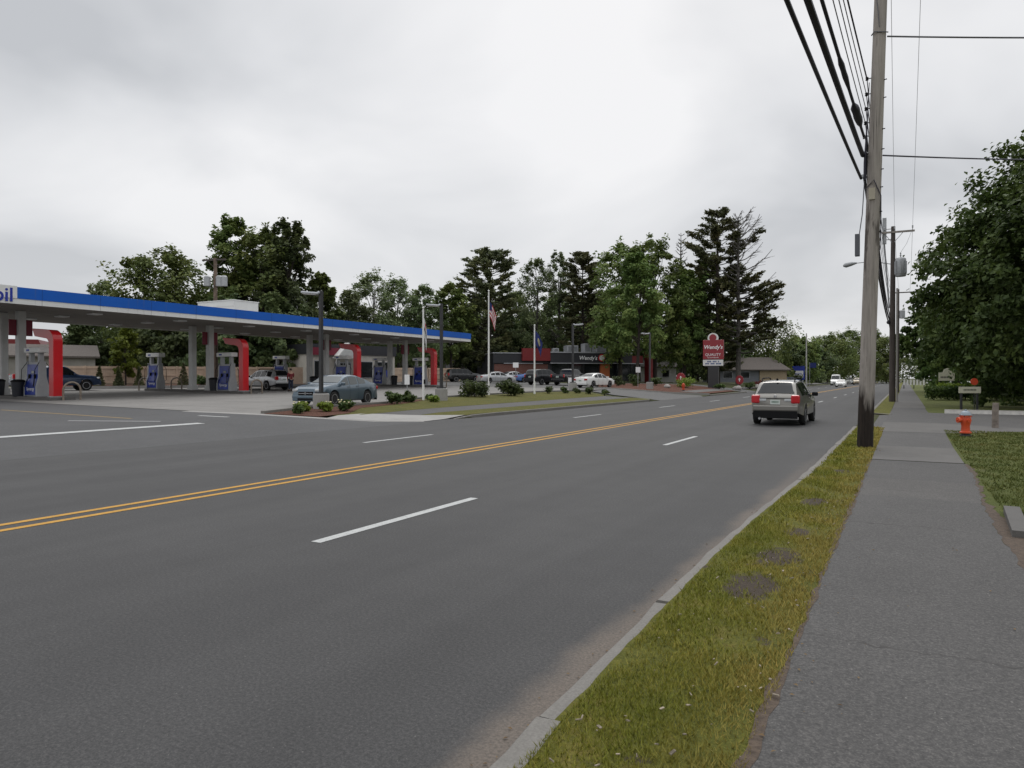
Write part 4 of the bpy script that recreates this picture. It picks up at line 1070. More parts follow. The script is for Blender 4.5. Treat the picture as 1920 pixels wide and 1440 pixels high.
car('oncoming_car', 'white car trailing right of the oncoming white sedan', 'car', 'suv', (-14.6, 236, 0), 270, P_white)
car('oncoming_car', 'tan car farthest down the road beside the pole', 'car', 'suv', (-10.7, 203, 0), 270, P_tan)
car('parked_car', 'white car parked far off below dark trees left of the road', 'car', 'suv', (-21.2, 205, T(-21.2, 205)), 280, P_white)
car('parked_car', 'dark navy car parked beyond the brown roofed house', 'car', 'sedan', (-19.8, 149, T(-19.8, 149)), 10, P_navy)

# ------------------------------------------------------------ the person at the pump
def skin_body(name, verts, edges, rad, m, parent, root=0, sub=1):
    me = bpy.data.meshes.new(name); me.from_pydata(verts, edges, []); me.materials.append(m)
    o = bpy.data.objects.new(name, me); C.objects.link(o); o.parent = parent
    sk = o.modifiers.new('skin', 'SKIN'); sk.use_smooth_shade = True; sk.branch_smoothing = .4
    for i, r_ in enumerate(rad):
        sv = me.skin_vertices[0].data[i]; sv.radius = (r_, r_) if isinstance(r_, (int, float)) else r_
        sv.use_root = (i == root)
    if sub: ss = o.modifiers.new('sub', 'SUBSURF'); ss.levels = sub; ss.render_levels = sub
    return o
def person(x, y, rz, label):
    t = thing('person', label, 'person', (x, y, T(x, y)), rz)
    sk = mat('skin', (.42, .25, .18), .6); sh = mat('dark_red_cloth', (.16, .018, .024), .9, var=.2); jn = mat('dark_denim', (.022, .030, .055), .9, var=.2); hr = mat('brown_hair', (.05, .03, .02), .8)
    # one continuous body: hips, spine, neck, head, arms, legs (facing +y)
    v = [(0, 0, .96), (0, .0, 1.20), (0, -.01, 1.42), (0, 0, 1.52), (0, .02, 1.60), (0, .025, 1.70),
         (.19, 0, 1.42), (.25, .05, 1.14), (.20, .28, 1.02), (.17, .40, 1.06),
         (-.19, 0, 1.42), (-.26, -.02, 1.13), (-.24, .06, .90), (-.23, .09, .80),
         (.10, 0, .90), (.11, .02, .50), (.12, -.02, .09), (.13, .12, .04),
         (-.10, 0, .90), (-.11, .01, .50), (-.13, -.03, .09), (-.14, .11, .04)]
    e = [(0, 1), (1, 2), (2, 3), (3, 4), (4, 5), (2, 6), (6, 7), (7, 8), (8, 9), (2, 10), (10, 11), (11, 12), (12, 13), (0, 14), (14, 15), (15, 16), (16, 17), (0, 18), (18, 19), (19, 20), (20, 21)]
    r_ = [(.15, .11), (.14, .10), (.15, .10), .055, .085, .075, .06, .045, .038, .035, .06, .045, .038, .035, .085, .06, .045, .045, .085, .06, .045, .045]
    skin_body('body', v, e, r_, sk, t)
    vs = [(0, 0, .90), (0, 0, 1.20), (0, -.01, 1.44), (.20, 0, 1.42), (.255, .05, 1.14), (.21, .25, 1.03), (-.20, 0, 1.42), (-.265, -.02, 1.13), (-.245, .05, .93)]
    skin_body('shirt', vs, [(0, 1), (1, 2), (2, 3), (3, 4), (4, 5), (2, 6), (6, 7), (7, 8)], [(.185, .14), (.175, .125), (.17, .12), .085, .068, .052, .085, .068, .052], sh, t, 1)
    vs = [(0, 0, .98), (.10, 0, .88), (.112, .02, .50), (.122, -.02, .10), (-.10, 0, .88), (-.112, .01, .50), (-.132, -.03, .10)]
    skin_body('trousers', vs, [(0, 1), (1, 2), (2, 3), (0, 4), (4, 5), (5, 6)], [(.165, .125), .11, .082, .066, .11, .082, .066], jn, t)
    mb = MB(); mb.lathe([(.001, -.02), (.085, .0), (.098, .05), (.09, .10), (.06, .135), (.001, .15)], 14, (0, .0, 1.62)); mb.build('hair', hr, t, smooth=60)
    mb = MB()
    for q in (-.028, .028): mb.lathe([(.001, 0), (.008, .004), (.001, .008)], 8, (q, .112, 1.655), 'Y')
    mb.build('eyes', M_dark, t)
    mb = MB()
    for sx, bx, by in ((1, .17, .43), (-1, -.23, .10)):      # fingers and thumb of each hand
        z0 = 1.06 if sx > 0 else .78
        for i in range(4):
            dx = (i - 1.5) * .017
            if sx > 0: mb.tube([(bx + dx, by - .01, z0), (bx + dx, by + .045 - abs(i - 1.5) * .006, z0 + .005), (bx + dx, by + .06, z0 - .03)], [.009, .008, .006], 6)
            else: mb.tube([(bx, by + dx, z0), (bx + .005, by + dx, z0 - .05 + abs(i - 1.5) * .006), (bx + .02, by + dx, z0 - .075)], [.009, .008, .006], 6)
        mb.tube([(bx - sx * .03, by - .03, z0), (bx - sx * .05, by + .01, z0 - .02)], [.011, .008], 6)
    mb.build('fingers', sk, t, smooth=60)
    mb = MB()
    for q, yy in ((.125, .03), (-.135, .02)): mb.box((q, yy, .045), (.10, .28, .09))
    mb.build('shoes', M_dark, t, bevel=.03)
person(-41.2, 39.4, R(75), 'person in a dark red top and dark jeans standing at the third rear pump')

# ------------------------------------------------------------ fuel station
M_wpanel = mat('white_panel', (.72, .72, .70), .45, var=.05, vscale=1.5)
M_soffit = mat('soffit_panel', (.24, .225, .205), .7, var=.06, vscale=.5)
M_dred = mat('dull_red_panel', (.17, .012, .03), .5)
def fascia_f(c):
    def f(nt, b):
        k = NT(nt); m_ = k.m('ABSOLUTE', k.m('SUBTRACT', k.m('MODULO', k.m('ADD', k.Y, 100.), 3.05), 1.5))
        col = k.ramp(k.noise(.5, 4), (.3, tuple(q * .93 for q in c)), (.7, tuple(q * 1.05 for q in c)))
        col = k.mix(k.m('MULTIPLY', k.rng(k.noise(1., 4, .7, (1, 5, .35)), .56, .74), .22), col, (.12, .12, .11))
        col = k.mix(k.m('MULTIPLY', k.rng(m_, .012, .03, 1., 0.), .5), col, tuple(q * .3 for q in c))
        k.out(b, col, .5); b.inputs['Specular IOR Level'].default_value = .35
    return f
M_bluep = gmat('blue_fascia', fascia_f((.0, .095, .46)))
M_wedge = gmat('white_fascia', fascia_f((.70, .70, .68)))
M_redp = mat('red_gloss', (.50, .006, .012), .3, coat=.4, var=.05, vscale=1.)
M_col = mat('column_paint', (.55, .55, .54), .55, var=.06, vscale=2)
M_blue_l = mat('blue_letter', (.01, .03, .30), .4)
M_red_l = mat('red_letter', (.55, .01, .015), .4)
M_white_l = mat('white_letter', (.80, .80, .80), .4)
M_pump = mat('pump_grey', (.34, .35, .36), .45, var=.05)
M_pumpb = mat('pump_blue', (.007, .028, .24), .4, coat=.2, var=.4, vscale=2.2)
M_bin = mat('dark_bin', (.008, .010, .016), .5, var=.2)
M_steel = mat('galvanised_steel', (.36, .37, .38), .45, .6, var=.15, vscale=3)
M_dkmetal = mat('bronze_pole_paint', (.045, .045, .047), .45, .3, var=.15)
M_lampw = mat('lamp_diffuser', (.75, .76, .78), .4)
M_rust = mat('weathered_tube', (.20, .165, .13), .6, .2, var=.3, vscale=6)

CX0, CX1, CY0, CY1 = -50.8, -39.2, 15.8, 62.0
ZB, ZM, ZT_ = 5.45, 5.72, 6.30
can = thing('station_canopy', 'long fuel station canopy with blue band over a white edge on white columns', 'canopy', (0, 0, 0))
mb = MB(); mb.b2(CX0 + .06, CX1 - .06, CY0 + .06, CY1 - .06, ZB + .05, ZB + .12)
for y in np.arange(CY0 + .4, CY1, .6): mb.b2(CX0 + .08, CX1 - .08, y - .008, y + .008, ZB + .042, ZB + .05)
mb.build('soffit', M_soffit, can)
mb = MB()
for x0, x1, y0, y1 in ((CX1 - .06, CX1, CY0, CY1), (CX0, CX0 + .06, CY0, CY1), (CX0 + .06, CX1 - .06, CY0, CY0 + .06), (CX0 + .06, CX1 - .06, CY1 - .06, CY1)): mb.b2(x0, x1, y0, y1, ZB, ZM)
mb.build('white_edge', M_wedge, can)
mb = MB(); SY = 19.26
for x0, x1, y0, y1 in ((CX1 - .05, CX1 + .03, SY, CY1 + .03), (CX0, CX0 + .05, CY0, CY1), (CX0 + .05, CX1 - .05, CY1 - .05, CY1 + .03)): mb.b2(x0, x1, y0, y1, ZM + .003, ZT_)
mb.build('blue_fascia', M_bluep, can)
mb = MB(); mb.b2(CX1 - .05, CX1 + .035, CY0, SY - .004, ZM + .003, ZT_ + .04); mb.b2(CX0 + .06, CX1 - .06, CY0, CY0 + .05, ZM + .003, ZT_)
sp = mb.build('sign_panel', M_wpanel, can)
# the name on the panel: blue letters, red o
ly = SY - .17; lx = CX1 + .04; lz = (ZB + ZT_) / 2 - .03
text_obj('sign_lettering', 'bil', .98, M_blue_l, sp, (lx, ly, lz), (0, 1, 0), .01, align='RIGHT', bold=.012)
text_obj('sign_lettering', 'o', .98, M_red_l, sp, (lx, ly - 1.02, lz - .0), (0, 1, 0), .01, align='RIGHT', bold=.012)
text_obj('sign_lettering', 'M', .98, M_blue_l, sp, (lx, ly - 1.60, lz - .0), (0, 1, 0), .01, align='RIGHT', bold=.0)
mb = MB(); mb.b2(CX0 + .1, CX1 - .1, CY0 + .1, CY1 - .1, ZB + .2, ZT_ - .12); mb.build('roof_deck', M_steel, can)
ISL = [21.7, 34.2, 45.9, 57.0]
for y in ISL:
    for x in (-43.8, -45.7):
        mb = MB(); z = T(x, y)
        mb.b2(x - .2, x + .2, y - .2, y + .2, z - .1, ZB + .05); mb.b2(x - .27, x + .27, y - .27, y + .27, z, z + .5)
        mb.build('column', M_col, can, bevel=.03)
        if x == -43.8:
            for q in (-.42, .42): MB().b2(x - .05, x + .05, y + q - .19, y + q + .19, 4.1, 5.0).build('column_flag', M_dred, can, bevel=.01)
mb = MB()
for y in np.arange(19, 61, 5.6):
    for x in (-41.6, -45, -48.6): MB().b2(x - .3, x + .3, y - .3, y + .3, ZB - .03, ZB + .04).build('soffit_light', M_lampw, can)
mb = MB(); mb.b2(-49.6, -45.4, 37.6, 40.0, ZT_ - .1, 7.72); mb.b2(-49.65, -45.35, 37.55, 40.05, 7.72, 7.79); mb.b2(-49.63, -45.33, 37.57, 37.597, 7.3, 7.33)
tag(mb.build('roof_cabinet', M_wpanel, bevel=.02), 'white box standing on the canopy roof', 'roof box')
# islands (raised kerbed slabs)
for y in ISL:
    mb = MB(); z = T(-45, y)
    for x in np.arange(-50.4, -39.7, .6):
        zz0 = T(x, y); mb.b2(x, x + .6, y - .65, y + .65, zz0 - .1, zz0 + .15)
    o = mb.build('pump_island', M_slab); o['kind'] = 'structure'
def arch(y, label):
    x = -40.3; z = T(x, y) + .15
    t = thing('pump_arch', label, 'pump arch', (x, y, z), 0, 'red arches over the pumps')
    # side profile swept across the arch width: post, rounded shoulder, arm that rises to a slanted tip
    out = [(.24, 0), (.24, 3.05)] + [(.24 - .62 * (1 - math.cos(a)), 3.05 + .62 * math.sin(a)) for a in np.linspace(.15, math.pi / 2, 8)] + [(-1.85, 3.78)]
    inn = [(-1.6, 3.34), (-.55, 3.20)] + [(-.55 + .35 * math.sin(a), 2.85 + .35 * math.cos(a)) for a in np.linspace(.2, math.pi / 2, 6)] + [(-.20, 0)]
    poly = out + inn; mb = MB(); mb.extr(poly, -.25, .25, 'Y'); mb.build('arch_frame', M_redp, t, bevel=.02)
    mb = MB(); mb.b2(-.24, .28, -.30, .30, 0, .06); mb.build('base_plate', M_steel, t)
    return t
for y, l in zip(ISL, ('tall red pump arch, leftmost, beside the blue pickup', 'tall red pump arch in front of the silver crossover', 'red pump arch rising behind the slate blue sedan', 'red pump arch at the right end of the canopy behind the second lamp')): arch(y, l)
def dispenser():
    t = thing('fuel_pump', 'x', 'fuel pump', (0, 0, 0), 0, 'fuel pumps under the canopy')
    mb = MB()      # hourglass cabinet ends
    end = [(-.34, 0), (-.34, .55), (-.20, 1.05), (-.17, 1.95), (.17, 1.95), (.20, 1.05), (.34, .55), (.34, 0)]
    for x in (-.72, .52): mb.extr(end, x, x + .14, 'X')
    mb.b2(-.56, .56, -.26, .26, 0, .09)
    mb.build('cabinet_end', M_pump, t, bevel=.02)
    mb = MB(); pr = [(-.32, .10), (-.32, .60), (-.19, 1.08), (-.16, 1.78), (.16, 1.78), (.19, 1.08), (.32, .60), (.32, .10)]
    mb.extr(pr, -.60, .52, 'X'); pn = mb.build('blue_panel', M_pumpb, t)
    for s_ in (-1, 1):
        text_obj('panel_lettering', 'Synergy', .25, M_white_l, pn, (0, s_ * .328, .42), (-s_, 0, 0), .004)
        mb = MB(); mb.box((0, s_ * .185, 1.35), (.26, .03, .16), M=Matrix.Rotation(s_ * .05, 3, 'X')); mb.build('display', M_glassl, t, bevel=.008)
        mb = MB(); mb.box((-.28, s_ * .22, 1.12), (.12, .10, .24)); mb.box((.28, s_ * .22, 1.12), (.12, .10, .24)); mb.build('nozzle', M_dark, t, bevel=.02)
        mb = MB()
        for sx in (-.6, .6): mb.tube([(sx, s_ * .12, 1.98), (sx * 1.12, s_ * .42, 1.5), (sx * 1.1, s_ * .46, .7), (sx * .75, s_ * .40, .55), (sx * .48, s_ * .27, 1.05)], .018, 6)
        mb.build('hose', M_dark, t, smooth=60)
    mb = MB(); mb.b2(-.50, .50, -.14, .14, 1.78, 1.9); mb.build('card_panel', M_pump, t)
    for x in (-.46, .46):
        mb = MB(); mb.b2(x - .11, x + .11, -.12, .12, 1.85, 2.42); mb.build('post', M_pump, t, bevel=.03)
    mb = MB(); mb.b2(-.80, .80, -.26, .26, 2.42, 2.72); hd = mb.build('head', M_wpanel, t, bevel=.04)
    for s_ in (-1, 1): mb = MB(); mb.b2(-.52, -.22, s_ * .262 - .004, s_ * .262 + .004, 2.52, 2.62); mb.build('brand_patch', M_blue_l, hd)
    return t
pumps = [(-42.2, ISL[0], 'blue fronted fuel pump under the leftmost red arch'), (-42.0, ISL[1], 'blue fronted fuel pump under the second red arch'),
         (-41.9, ISL[2], 'blue fronted fuel pump behind the roof of the slate blue sedan'), (-41.9, ISL[3], 'blue fronted fuel pump left of the second forecourt lamp'),
         (-50.0, ISL[1], 'fuel pump standing alone before the wooden fence'), (-49.2, ISL[2], 'fuel pump beside the person in red'), (-47.0, ISL[3], 'fuel pump half hidden behind the third red arch')]
p0 = dispenser()
for i, (x, y, l) in enumerate(pumps):
    t = p0 if i == 0 else copy_tree(p0)
    t.location = (x, y, T(x, y) + .14); t['label'] = l
def hoop(x, y, rz, label, m=M_rust):
    t = tag(MB().tube([(-.42, 0, -.1), (-.42, 0, .55)] + [(-.42 * math.cos(a), 0, .55 + .42 * math.sin(a)) for a in np.linspace(.2, math.pi - .2, 9)] + [(.42, 0, .55), (.42, 0, -.1)], .055, 8).build('pump_guard', m, smooth=60, loc=(x, y, T(x, y)), rz=rz), label, 'bollard', 'hooped steel pump guards')
hoop(-39.4, ISL[0] + .35, R(80), 'bare steel hoop guard at the foot of the leftmost red arch')
hoop(-39.4, ISL[1] + .35, R(80), 'hoop guard at the foot of the second red arch')
hoop(-39.5, ISL[3] + .5, R(80), 'hoop guard at the foot of the rightmost red arch')
hoop(-50.9, ISL[1] - .3, R(80), 'hoop guard at the back of the pump before the wooden fence')
hoop(-50.6, ISL[1] + 2.2, R(80), 'hoop guard near the conifers by the wooden fence')
def bin_(x, y, label):
    t = thing('litter_bin', label, 'bin', (x, y, T(x, y) + .14), 0, 'dark litter bins by the columns')
    mb = MB(); mb.lathe([(.27, 0), (.33, .75), (.33, .8)], 18); mb.build('bin_body', M_bin, t, smooth=50)
    mb = MB(); mb.lathe([(.36, 0), (.36, .06), (.22, .14), (.12, .15)], 18, (0, 0, .8)); mb.build('bin_lid', M_dark, t, smooth=50)
bin_(-43.1, ISL[0] - .5, 'dark litter bin right of the leftmost front column')
bin_(-45.2, ISL[0] - .5, 'dark litter bin left of the leftmost front column')
bin_(-43.0, ISL[1] - .3, 'dark litter bin beside the second blue pump')
bin_(-45.2, ISL[2], 'dark litter bin left of the nearest lamp pole under the canopy')
bin_(-45.0, ISL[3] - .2, 'dark litter bin between the two right columns')
bin_(-43.0, ISL[3] - .1, 'dark litter bin left of the rightmost blue pump')
def lamp(x, y, h, dirx, label, bh=.75, rr=.36):
    z = T(x, y); t = thing('lot_lamp', label, 'lamp post', (x, y, z - .05), 0, 'dark lot lamps on concrete bases')
    MB().lathe([(rr, -.2), (rr, bh - .03), (rr - .03, bh)], 20).build('concrete_base', M_conc, t, smooth=40)
    MB().b2(-.20, .20, -.20, .20, bh, bh + .07).build('base_cover', M_dkmetal, t)
    MB().b2(-.075, .075, -.075, .075, bh + .07, h).build('pole', M_dkmetal, t, bevel=.01)
    c, s = math.cos(R(YAW)), math.sin(R(YAW)); d = Vector((c, s, 0)) * dirx; M = Matrix.Rotation(R(YAW), 3, 'Z') @ Matrix.Rotation(-dirx * R(4), 3, 'Y')
    mb = MB(); mb.box(d * .48 + Vector((0, 0, h - .08)), (.78, .36, .09), M=M); mb.box(d * .05 + Vector((0, 0, h - .06)), (.2, .12, .12), M=M)
    hd = mb.build('lamp_head', mat('pale_lamp_metal', (.50, .52, .55), .4, .2), t, bevel=.03)
    MB().box(d * .5 + Vector((0, 0, h - .135)), (.6, .28, .02), M=M).build('diffuser', M_lampw, hd)
lamp(-23.0, 23.8, 5.35, -1, 'dark lot lamp in front of the slate blue sedan, nearest the camera')
lamp(-23.5, 34.0, 5.65, -1, 'dark lot lamp before the rightmost red arch')
lamp(-24.4, 54.6, 5.7, 1, 'dark lot lamp left of the parked white sedan')
lamp(-22.4, 69.0, 5.7, -1, 'lot lamp beside the tall red wall')
# flags
M_pole = mat('white_pole', (.78, .78, .76), .4)
def flagpole(x, y, h, label, cloth, dy, fname):
    z = T(x, y); t = thing('flagpole', label, 'flagpole', (x, y, z - .05))
    MB().tube([(0, 0, 0), (0, 0, h)], [.075, .045], 10).build('pole', M_pole, t, smooth=60)
    MB().lathe([(.001, 0), (.07, .05), (.07, .09), (.001, .14)], 10, (0, 0, h)).build('finial', M_pole, t, smooth=60)
    f = cloth(h); me = f.mesh(fname, dy, 70); o = bpy.data.objects.new(fname, me); C.objects.link(o); o.parent = t
    MB().b2(.04, .12, -.04, .04, 1.0, 1.25).build('cleat', M_dark, t)
def drape(top, hoist, fly, nu, nv, paintf, dir_=(.8748, .4844), spread=.34):
    """a flag hanging limp: the fly edge falls in folds beside the pole"""
    def f(h):
        mb = MB(); vs = []
        for i in range(nu + 1):
            u = i / nu
            for j in range(nv + 1):
                v = j / nv
                d = .05 + fly * spread * u ** .8 * (1 - .25 * v) ; fold = .09 * math.sin(u * 11 + v * 1.5) * (.3 + u)
                zz1 = h - top - hoist * v - fly * .62 * u ** 1.3
                vs.append((dir_[0] * d - dir_[1] * fold, dir_[1] * d + dir_[0] * fold, zz1))
        for i in range(nu):
            for j in range(nv):
                a = i * (nv + 1) + j
                mb.add([], []); mb.f.append((a, a + nv + 1, a + nv + 2, a + 1)); mb.m.append(paintf((i + .5) / nu, (j + .5) / nv))
        mb.v = vs; return mb
    return f
M_fr = mat('flag_red', (.40, .02, .03), .8); M_fw = mat('flag_white', (.66, .66, .66), .8); M_fb = mat('flag_blue', (.015, .025, .12), .8)
M_fs = mat('flag_royal', (.016, .028, .14), .8); M_fy = mat('flag_gold', (.42, .40, .26), .8); M_fd = mat('flag_dark', (.03, .03, .05), .8)
flagpole(-25.2, 42.2, 7.2, 'tall white flagpole with limp striped national flag', drape(.7, 1.05, 1.6, 30, 26, lambda u, v: 2 if (u < .30 and v < .5) else (0 if int(v * 9) % 2 == 0 else 1), spread=.30), [M_fr, M_fw, M_fb], 'flag')
flagpole(-23.9, 46.6, 5.05, 'white flagpole with limp royal blue flag bearing a pale seal', drape(.35, 1.0, 1.5, 24, 20, lambda u, v: 1 if (u - .5) ** 2 + (v - .45) ** 2 < .05 else 0, spread=.36), [M_fs, M_fy], 'flag')
flagpole(-24.2, 33.2, 5.3, 'white flagpole with limp white flag in front of the canopy', drape(.5, 1.0, 1.5, 24, 20, lambda u, v: 2 if abs(v - .45 + .3 * (u - .5)) < .07 else (0 if (u - .5) ** 2 + (v - .15) ** 2 < .02 else 1), (.5, .28), .22), [M_fr, M_fw, M_fd], 'flag')
# small posts and signs by the forecourt
def small_sign(x, y, hp, w, hh, label, dirv=(.8748, .4844), m=None, legs=1):
    t = thing('small_sign', label, 'sign', (x, y, T(x, y) - .05), math.atan2(dirv[1], dirv[0]))
    if legs == 1: MB().tube([(0, .03, 0), (0, .03, hp + hh * .5)], .03, 6).build('post', M_steel, t)
    else:
        for q in (-w * .3, w * .3): MB().tube([(q, .03, 0), (q, .03, hp + hh * .5)], .025, 6).build('post', M_steel, t)
    MB().b2(-w / 2, w / 2, -.02, 0, hp, hp + hh).build('sign_face', m or M_white_l, t, bevel=.004); return t
small_sign(-26.2, 34.3, .9, .30, .6, 'narrow white sign on a thin post left of the white flag', legs=1)
small_sign(-33.9, 62.0, 2.0, .55, .5, 'small white square sign on a thin post left of the blue flag')
small_sign(-23.9, 69.8, 1.6, .48, .55, 'white square sign on a post right of the parked white sedan')
small_sign(-30.0, 66.6, 0.2, .5, .8, 'low white board standing between silver sedan and blue car', legs=2)

# ------------------------------------------------------------ fences, buildings
M_fence = mat('cedar_fence', (.50, .385, .29), .85, var=.15, vscale=1.2)
def brick_mat(name, c1, c2, mortar):
    m = bpy.data.materials.new(name); m.use_nodes = True; nt = m.node_tree; b = nt.nodes['Principled BSDF']
    t = nt.nodes.new('ShaderNodeTexBrick'); tcn = nt.nodes.new('ShaderNodeTexCoord'); mp = nt.nodes.new('ShaderNodeMapping'); mp.inputs['Rotation'].default_value = (R(90), 0, 0)
    nt.links.new(tcn.outputs['Object'], mp.inputs[0]); nt.links.new(mp.outputs[0], t.inputs['Vector'])
    t.inputs['Color1'].default_value = (*c1, 1); t.inputs['Color2'].default_value = (*c2, 1); t.inputs['Mortar'].default_value = (*mortar, 1)
    t.inputs['Scale'].default_value = 4.0; nt.links.new(t.outputs['Color'], b.inputs['Base Color']); b.inputs['Roughness'].default_value = .9
    return m
M_brick = brick_mat('red_brick', (.17, .05, .035), (.12, .04, .03), (.2, .17, .15))
M_char = mat('charcoal_cladding', (.022, .023, .028), .5, var=.15)
M_coping = mat('metal_coping', (.42, .43, .46), .4, .5)
M_orange = mat('orange_panel', (.40, .11, .03), .5)
M_redw = mat('red_wall_panel', (.18, .012, .014), .45, var=.08)
M_stucco = mat('stucco', (.48, .45, .40), .85, var=.1, vscale=1.)
M_shingle = mat('brown_shingle', (.10, .085, .075), .9, var=.3, vscale=8)
M_greyroof = mat('grey_shingle', (.13, .12, .11), .9, var=.25, vscale=8)
M_tanw = mat('tan_siding', (.34, .27, .18), .8, var=.1)
M_greyw = mat('grey_siding', (.17, .18, .20), .8, var=.1)
M_win = mat('dark_window', (.012, .014, .017), .08, spec=.8)
M_whitew = mat('white_siding', (.62, .62, .60), .7, var=.05)
M_mach = mat('machine_grey', (.36, .37, .38), .5, .2, var=.1)
def fence(a, b, label, h=1.85):
    a, b = Vector((a[0], a[1], 0)), Vector((b[0], b[1], 0)); d = (b - a); L = d.length; d.normalize(); ang = math.atan2(d.y, d.x)
    t = thing('wooden_fence', label, 'fence', (a.x, a.y, 0), ang)
    mb = MB(); z = lambda u: T(a.x + d.x * u, a.y + d.y * u)
    u = 0.
    while u < L:
        w = .14; zz0 = z(u); mb.b2(u, u + w - .008, -.01, .012 + random.uniform(0, .004), zz0 + .05, zz0 + h + random.uniform(-.012, .012)); u += w
    mb.build('fence_board', M_fence, t)
    mb = MB(); n = int(L / 2.4)
    for i in range(n):
        for hz_ in (.35, 1.0, 1.62):
            za = z(i * 2.4) + hz_; mb.b2(i * 2.4, i * 2.4 + 2.4, -.05, -.011, za, za + .09)
    mb.build('rail', M_fence, t)
    for i in range(min(n + 1, 40)): MB().b2(i * 2.4 - .05, i * 2.4 + .05, -.12, -.051, z(i * 2.4) - .2, z(i * 2.4) + h + .04).build('fence_post', M_fence, t)
fence((-63.2, 31.0), (-53.4, 52.6), 'pale wooden fence behind the pumps with conifers along its foot')
fence((-57.4, 66.0), (-55.2, 84.5), 'brownish wooden fence right of the store behind the right columns')
sheet('mulch_bed', [(-57.8, 32.0), (-54.5, 41), (-51.3, 52.2), (-53.1, 52.6), (-63.0, 31.0)], .22, M_mulch)
kerb('bed_kerb', [(x, y, T(x, y)) for x, y in ((-51.1, 52.4), (-54.3, 41), (-57.7, 31.7), (-62.5, 31.0))][::1], .25, .235, M_conc)
G = 'small conifers along the wooden fence'
conifer(-57.9, 34.6, 1.7, 'small dark conifer just right of the blue pickup', G)
conifer(-57.2, 35.8, 1.6, 'small conifer below the slim yellow green tree', G)
conifer(-56.6, 37.2, 1.6, 'small conifer left of the pump that stands alone', G)
conifer(-55.2, 40.4, 2.0, 'small pointed conifer right of the pump that stands alone', G)
conifer(-54.6, 44.5, 1.3, 'small conifer left of the second red arch', G)
bush('shrub', -54.5, 41.6, 1.1, 1.25, 'round green shrub by the wooden fence right of the pointed conifer', n=500, size=.13)
def wall_windows(par, face, xs, z0, z1, y, m=None, frame=None, n='window'):
    for a, b in xs:
        w = MB().b2(a, b, y - .05, y - .012, z0, z1).build(n, frame or M_coping, par)
        MB().b2(a + .06, b - .06, y - .062, y - .051, z0 + .06, z1 - .06).build('pane', m or M_win, w)
# convenience store behind the canopy (front faces the pumps)
st = thing('store', 'white convenience store with dark windows behind the middle of the canopy', 'shop', (-55.6, 56.0, T(-55.6, 56) - .1), R(78))
mb = MB(); mb.b2(0, 11.5, 0, 9, 0, 3.4); mb.build('wall', M_stucco, st)
MB().b2(-.15, 11.65, -.15, 9.1, 3.402, 4.5).build('fascia', M_char, st)
MB().b2(-.1, 4.2, -.32, -.16, 3.3, 4.1).build('sign_band', M_dred, st)
pd = MB(); pd.extr([(2.5, 3.0), (5.7, 3.0), (4.1, 4.7)], -1.2, -.33, 'Y'); pd.build('gable', M_whitew, st)
for x in (2.7, 5.5): MB().b2(x - .15, x + .15, -1.2, -.9, 0, 2.997).build('porch_column', M_col, st)
wall_windows(st, 0, [(.4, 2.3), (6.2, 8.2), (8.5, 10.9)], .8, 2.7, 0)
dr = MB().b2(3.0, 5.2, -.06, -.01, .05, 2.6).build('door', M_coping, st)
MB().b2(3.1, 4.05, -.075, -.062, .2, 2.45).build('pane', M_win, dr); MB().b2(4.15, 5.1, -.075, -.062, .2, 2.45).build('pane', M_win, dr)
MB().b2(8.7, 10.7, -.10, -.066, .9, 1.7).build('poster', M_blue_l, st)
# buildings behind the left fence
def gable_house(name, label, loc, rz, W, D, H, Hr, wm, rm, over=.4, wins=(), cat='building', hip=0., wz=(1.0, 2.2)):
    t = thing(name, label, cat, loc, rz)
    MB().b2(0, W, 0, D, -.3, H).build('wall', wm, t)
    o = over; mb = MB()
    vs = [(-o, -o, H), (W + o, -o, H), (W + o, D + o, H), (-o, D + o, H), (-o + hip, D / 2, Hr), (W + o - hip, D / 2, Hr)]
    lo = [(x, y, z - .18) for x, y, z in vs[:4]]
    mb.add(vs + lo, [(0, 1, 5, 4), (2, 3, 4, 5), (1, 2, 5), (3, 0, 4), (6, 9, 8, 7), (0, 6, 7, 1), (1, 7, 8, 2), (2, 8, 9, 3), (3, 9, 6, 0)])
    mb.build('roof', rm, t)
    wall_windows(t, 0, wins, wz[0], wz[1], 0); return t
gable_house('outbuilding', 'beige building with low grey roof behind the left end of the fence', (-76.0, 35.0, 1.0), R(62), 8.6, 9, 2.9, 4.2, mat('grey_stucco', (.27, .255, .23), .85, var=.12, vscale=1.), M_shingle)
t = thing('brick_shop', 'brick shop with red sloping roof seen past the leftmost columns', 'shop', (-92, 38, 1.1), R(52))
MB().b2(0, 9, 0, 10, 0, 3.2).build('wall', M_brick, t)
mb = MB(); mb.extr([(-.5, 3.2), (9.5, 3.2), (8.7, 5.0), (.3, 5.0)], -.5, 10, 'Y'); mb.build('roof', M_redw, t)
MB().b2(-.2, 9.2, -.25, -.01, 2.5, 2.75).build('trim', M_whitew, t); wall_windows(t, 0, [(1, 3.6), (4.4, 8)], .8, 2.3, 0)
t = thing('long_building', 'long low building with a white roof edge far behind the right columns', 'building', (-75, 92, 1.6), R(38))
MB().b2(0, 25, 0, 10, 0, 3.3).build('wall', M_stucco, t); MB().b2(-.2, 25.2, -.2, 10.2, 3.3, 3.75).build('roof_edge', M_whitew, t)
wall_windows(t, 0, [(i * 3.1 + .8, i * 3.1 + 2.6) for i in range(8)], 1.0, 2.4, 0)
